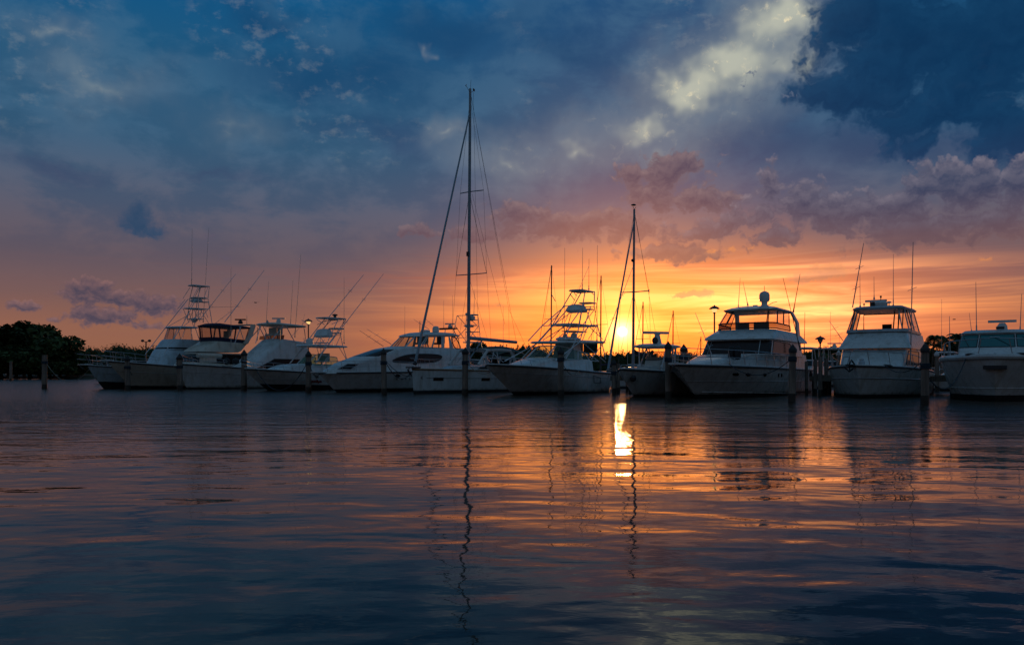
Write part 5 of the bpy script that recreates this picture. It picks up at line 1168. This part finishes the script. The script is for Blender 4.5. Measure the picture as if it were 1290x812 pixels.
# far low wood behind the marina: reads as one dark line
def wood(name, x0, x1, Yw, tops, label, seed, dens=420):
    rnd = random.Random(seed); mb = MB(); X0_, X1_ = at(x0,0,Yw).x, at(x1,0,Yw).x; n = int(abs(X1_-X0_)*dens)
    for k in range(n):
        t = rnd.random(); x = X0_+(X1_-X0_)*t; px = x0+(x1-x0)*t
        i = min(int(t*(len(tops)-1)), len(tops)-2); f = t*(len(tops)-1)-i; tp = tops[i]*(1-f)+tops[i+1]*f+2.2*sin(px*.9+seed)+1.6*sin(px*2.3)
        zt = at(px, tp, Yw).z; z = .4+(zt-.4)*rnd.random()**1.15; y = Yw+rnd.uniform(-6, 6)
        s_ = rnd.uniform(.12, .30)*Yw/230; a = Vector((rnd.gauss(0,1), rnd.gauss(0,1), rnd.gauss(0,.6))).normalized(); b_ = a.cross(Vector((rnd.gauss(0,1), rnd.gauss(0,1), rnd.gauss(0,1)))).normalized(); c = Vector((x, y, z))
        mb.add([c-a*s_, c+b_*s_*.6, c+a*s_, c-b_*s_*.6], [(0,1,2,3)])
    m = int(abs(X1_-X0_)/1.1); rows = []      # dense inner mass of the wood
    for i in range(m+1):
        t = i/m; px = x0+(x1-x0)*t; j = min(int(t*(len(tops)-1)), len(tops)-2); f = t*(len(tops)-1)-j
        zt = max(at(px, tops[j]*(1-f)+tops[j+1]*f+2.2*sin(px*.9+seed)+1.6*sin(px*2.3)+1.5, Yw).z-.4*rnd.random(), 1.0); X = X0_+(X1_-X0_)*t
        rows.append([Vector((X+rnd.uniform(-.3,.3), Yw+dy+rnd.uniform(-.5,.5), z_)) for dy, z_ in ((-4,-.2),(-4.6,zt*.35),(-3.6,zt*.7),(-1,zt*(.97+.05*rnd.random())),(2,zt*.95),(4,zt*.5),(4,-.2))])
    mb.grid(rows)
    return tag(mb.build(name, 'leaf_dark', smooth=False), label, 'woodland', kind='stuff')
wood('far_woodland', 92, 270, 300, [444,438,441,434,440,437,443,436,441,445], 'far line of dark trees behind the leftmost boats', 1)
wood('far_woodland', 590, 700, 300, [447,438,441,436,440,434,437,441,446], 'far dark treetops behind the sailing yacht and the canvas covered cruiser', 2)
wood('far_woodland', 700, 1000, 330, [449,447,446,444,443,447,443,448,445,449,444,447], 'far low tree line glowing under the sun', 3, 320)
wood('far_woodland', 1000, 1165, 260, [449,441,436,440,446,441,445,448], 'far dark trees between the flybridge yacht and the convertible', 4)
wood('far_woodland', 1150, 1420, 200, [448,440,436,438,441,444,440,446,444], 'dark trees under the palms at right', 5, 420)
# palms
def palm(seed):
    rnd = random.Random(seed); o = empty('palm_tree', (0,0,0)); H = 8.0
    MB().tube([(0,0,-.2),(.15,0,3),(.45,.1,6),(.6,.1,H)], .19, 8, .12).build('trunk', 'bark', o)
    c0 = Vector((.6,.1,H))
    for k in range(22):
        a = rnd.uniform(0, 6.28); e = rnd.uniform(-.5, 1.25); Lf = rnd.uniform(2.0, 2.7); mb = MB(); pts = []
        for i in range(9):
            t = i/8; pts.append(c0+Vector((cos(a)*Lf*t*cos(e*.6), sin(a)*Lf*t*cos(e*.6), Lf*(sin(e)*t-(.55+.25*max(e,0))*t*t))))
        mb.tube(pts, .03, 4, .01); sd = Vector((-sin(a), cos(a), 0))
        for i in range(1, 9):
            for j in range(3):
                t = min((i+j/3)/8, 1); q = pts[i-1].lerp(pts[i], j/3) if i < 9 else pts[-1]; d = (pts[i]-pts[i-1]).normalized(); w_ = .62*sin(pi*min(1,.15+t*.8))**.6
                for s_ in (-1, 1):
                    tip = q+sd*s_*w_+d*.25+Vector((0,0,-.30*w_-.08)); mb.add([q-d*.05, q+d*.07, tip], [(0,1,2)])
        mb.build('frond', 'palm_green', o, smooth=False)
    return o
pp = [palm(1), palm(2)]; up = set()
for i, (px, top, Y, lb) in enumerate(((1177,419,118,'tall palm tree with drooping crown, leftmost of the palms'),(1191,420,122,'palm tree in the middle of the cluster left of the teal-windowed cruiser'),(1205,417,120,'tallest palm, nearest the teal-windowed cruiser'),(1199,426,126,'lower palm between the taller ones of the cluster'),(1184,430,124,'lowest palm, below the leftmost tall one'),(1170,427,121,'short palm left of all the others, beside the widest piling'),(1212,424,123,'palm half hidden behind the teal-windowed cruiser cabin'))):
    k = i % 2; o = pp[k] if k not in up else copy_tree(pp[k]); up.add(k); p = at(px, 470, Y); s_ = (at(px, top, Y).z-.6)/8.9
    o.location = (p.x-.5*s_, p.y, .5); o.scale = (s_*1.1, s_*1.1, s_); o.rotation_euler = (0,0,random.uniform(0,6)); tag(o, lb, 'palm tree', 'palm trees at right')
for i, (px, Y, top, lb) in enumerate(((1178,128,441,'dark bushy tree under the leftmost palm'),(1193,130,438,'dark bushy tree under the middle palms'),(1210,128,434,'dark bushy tree left of the teal windshield'),(1055,150,437,'small dark tree behind the pier, left of the bow-on convertible'),(1047,150,441,'smaller dark tree beside the unlit lamp'),(604,120,432,'dark leafy tree behind the sailing yacht boom'),(780,160,452,'low dark tree in the sun glow gap'))):
    put_tree(i % 3, px, Y, top, lb, 'dark trees behind the marina', zg=.3, wid=1.3)

# ================================================================== birds
for i, (px, py, Y) in enumerate(((1202,402,150),(322,381,160))):
    p = at(px, py, Y); mb = MB(); mb.ell((0,0,0), (.3,.09,.09)); 
    for s_ in (-1, 1): mb.add([(-.12,0,.02),(.14,0,.02),(.10,s_*.42,.22),(-.05,s_*.45,.22),(-.02,s_*.95,.10)], [(0,1,2,3),(2,4,3)])
    o = mb.build('bird', 'dark_pole', smooth=False); o.location = p; o.rotation_euler = (0,0,1.2+i)
    tag(o, ('tiny dark bird in flight above the palms at right','tiny dark bird in flight above the third boat from the left')[i], 'bird')
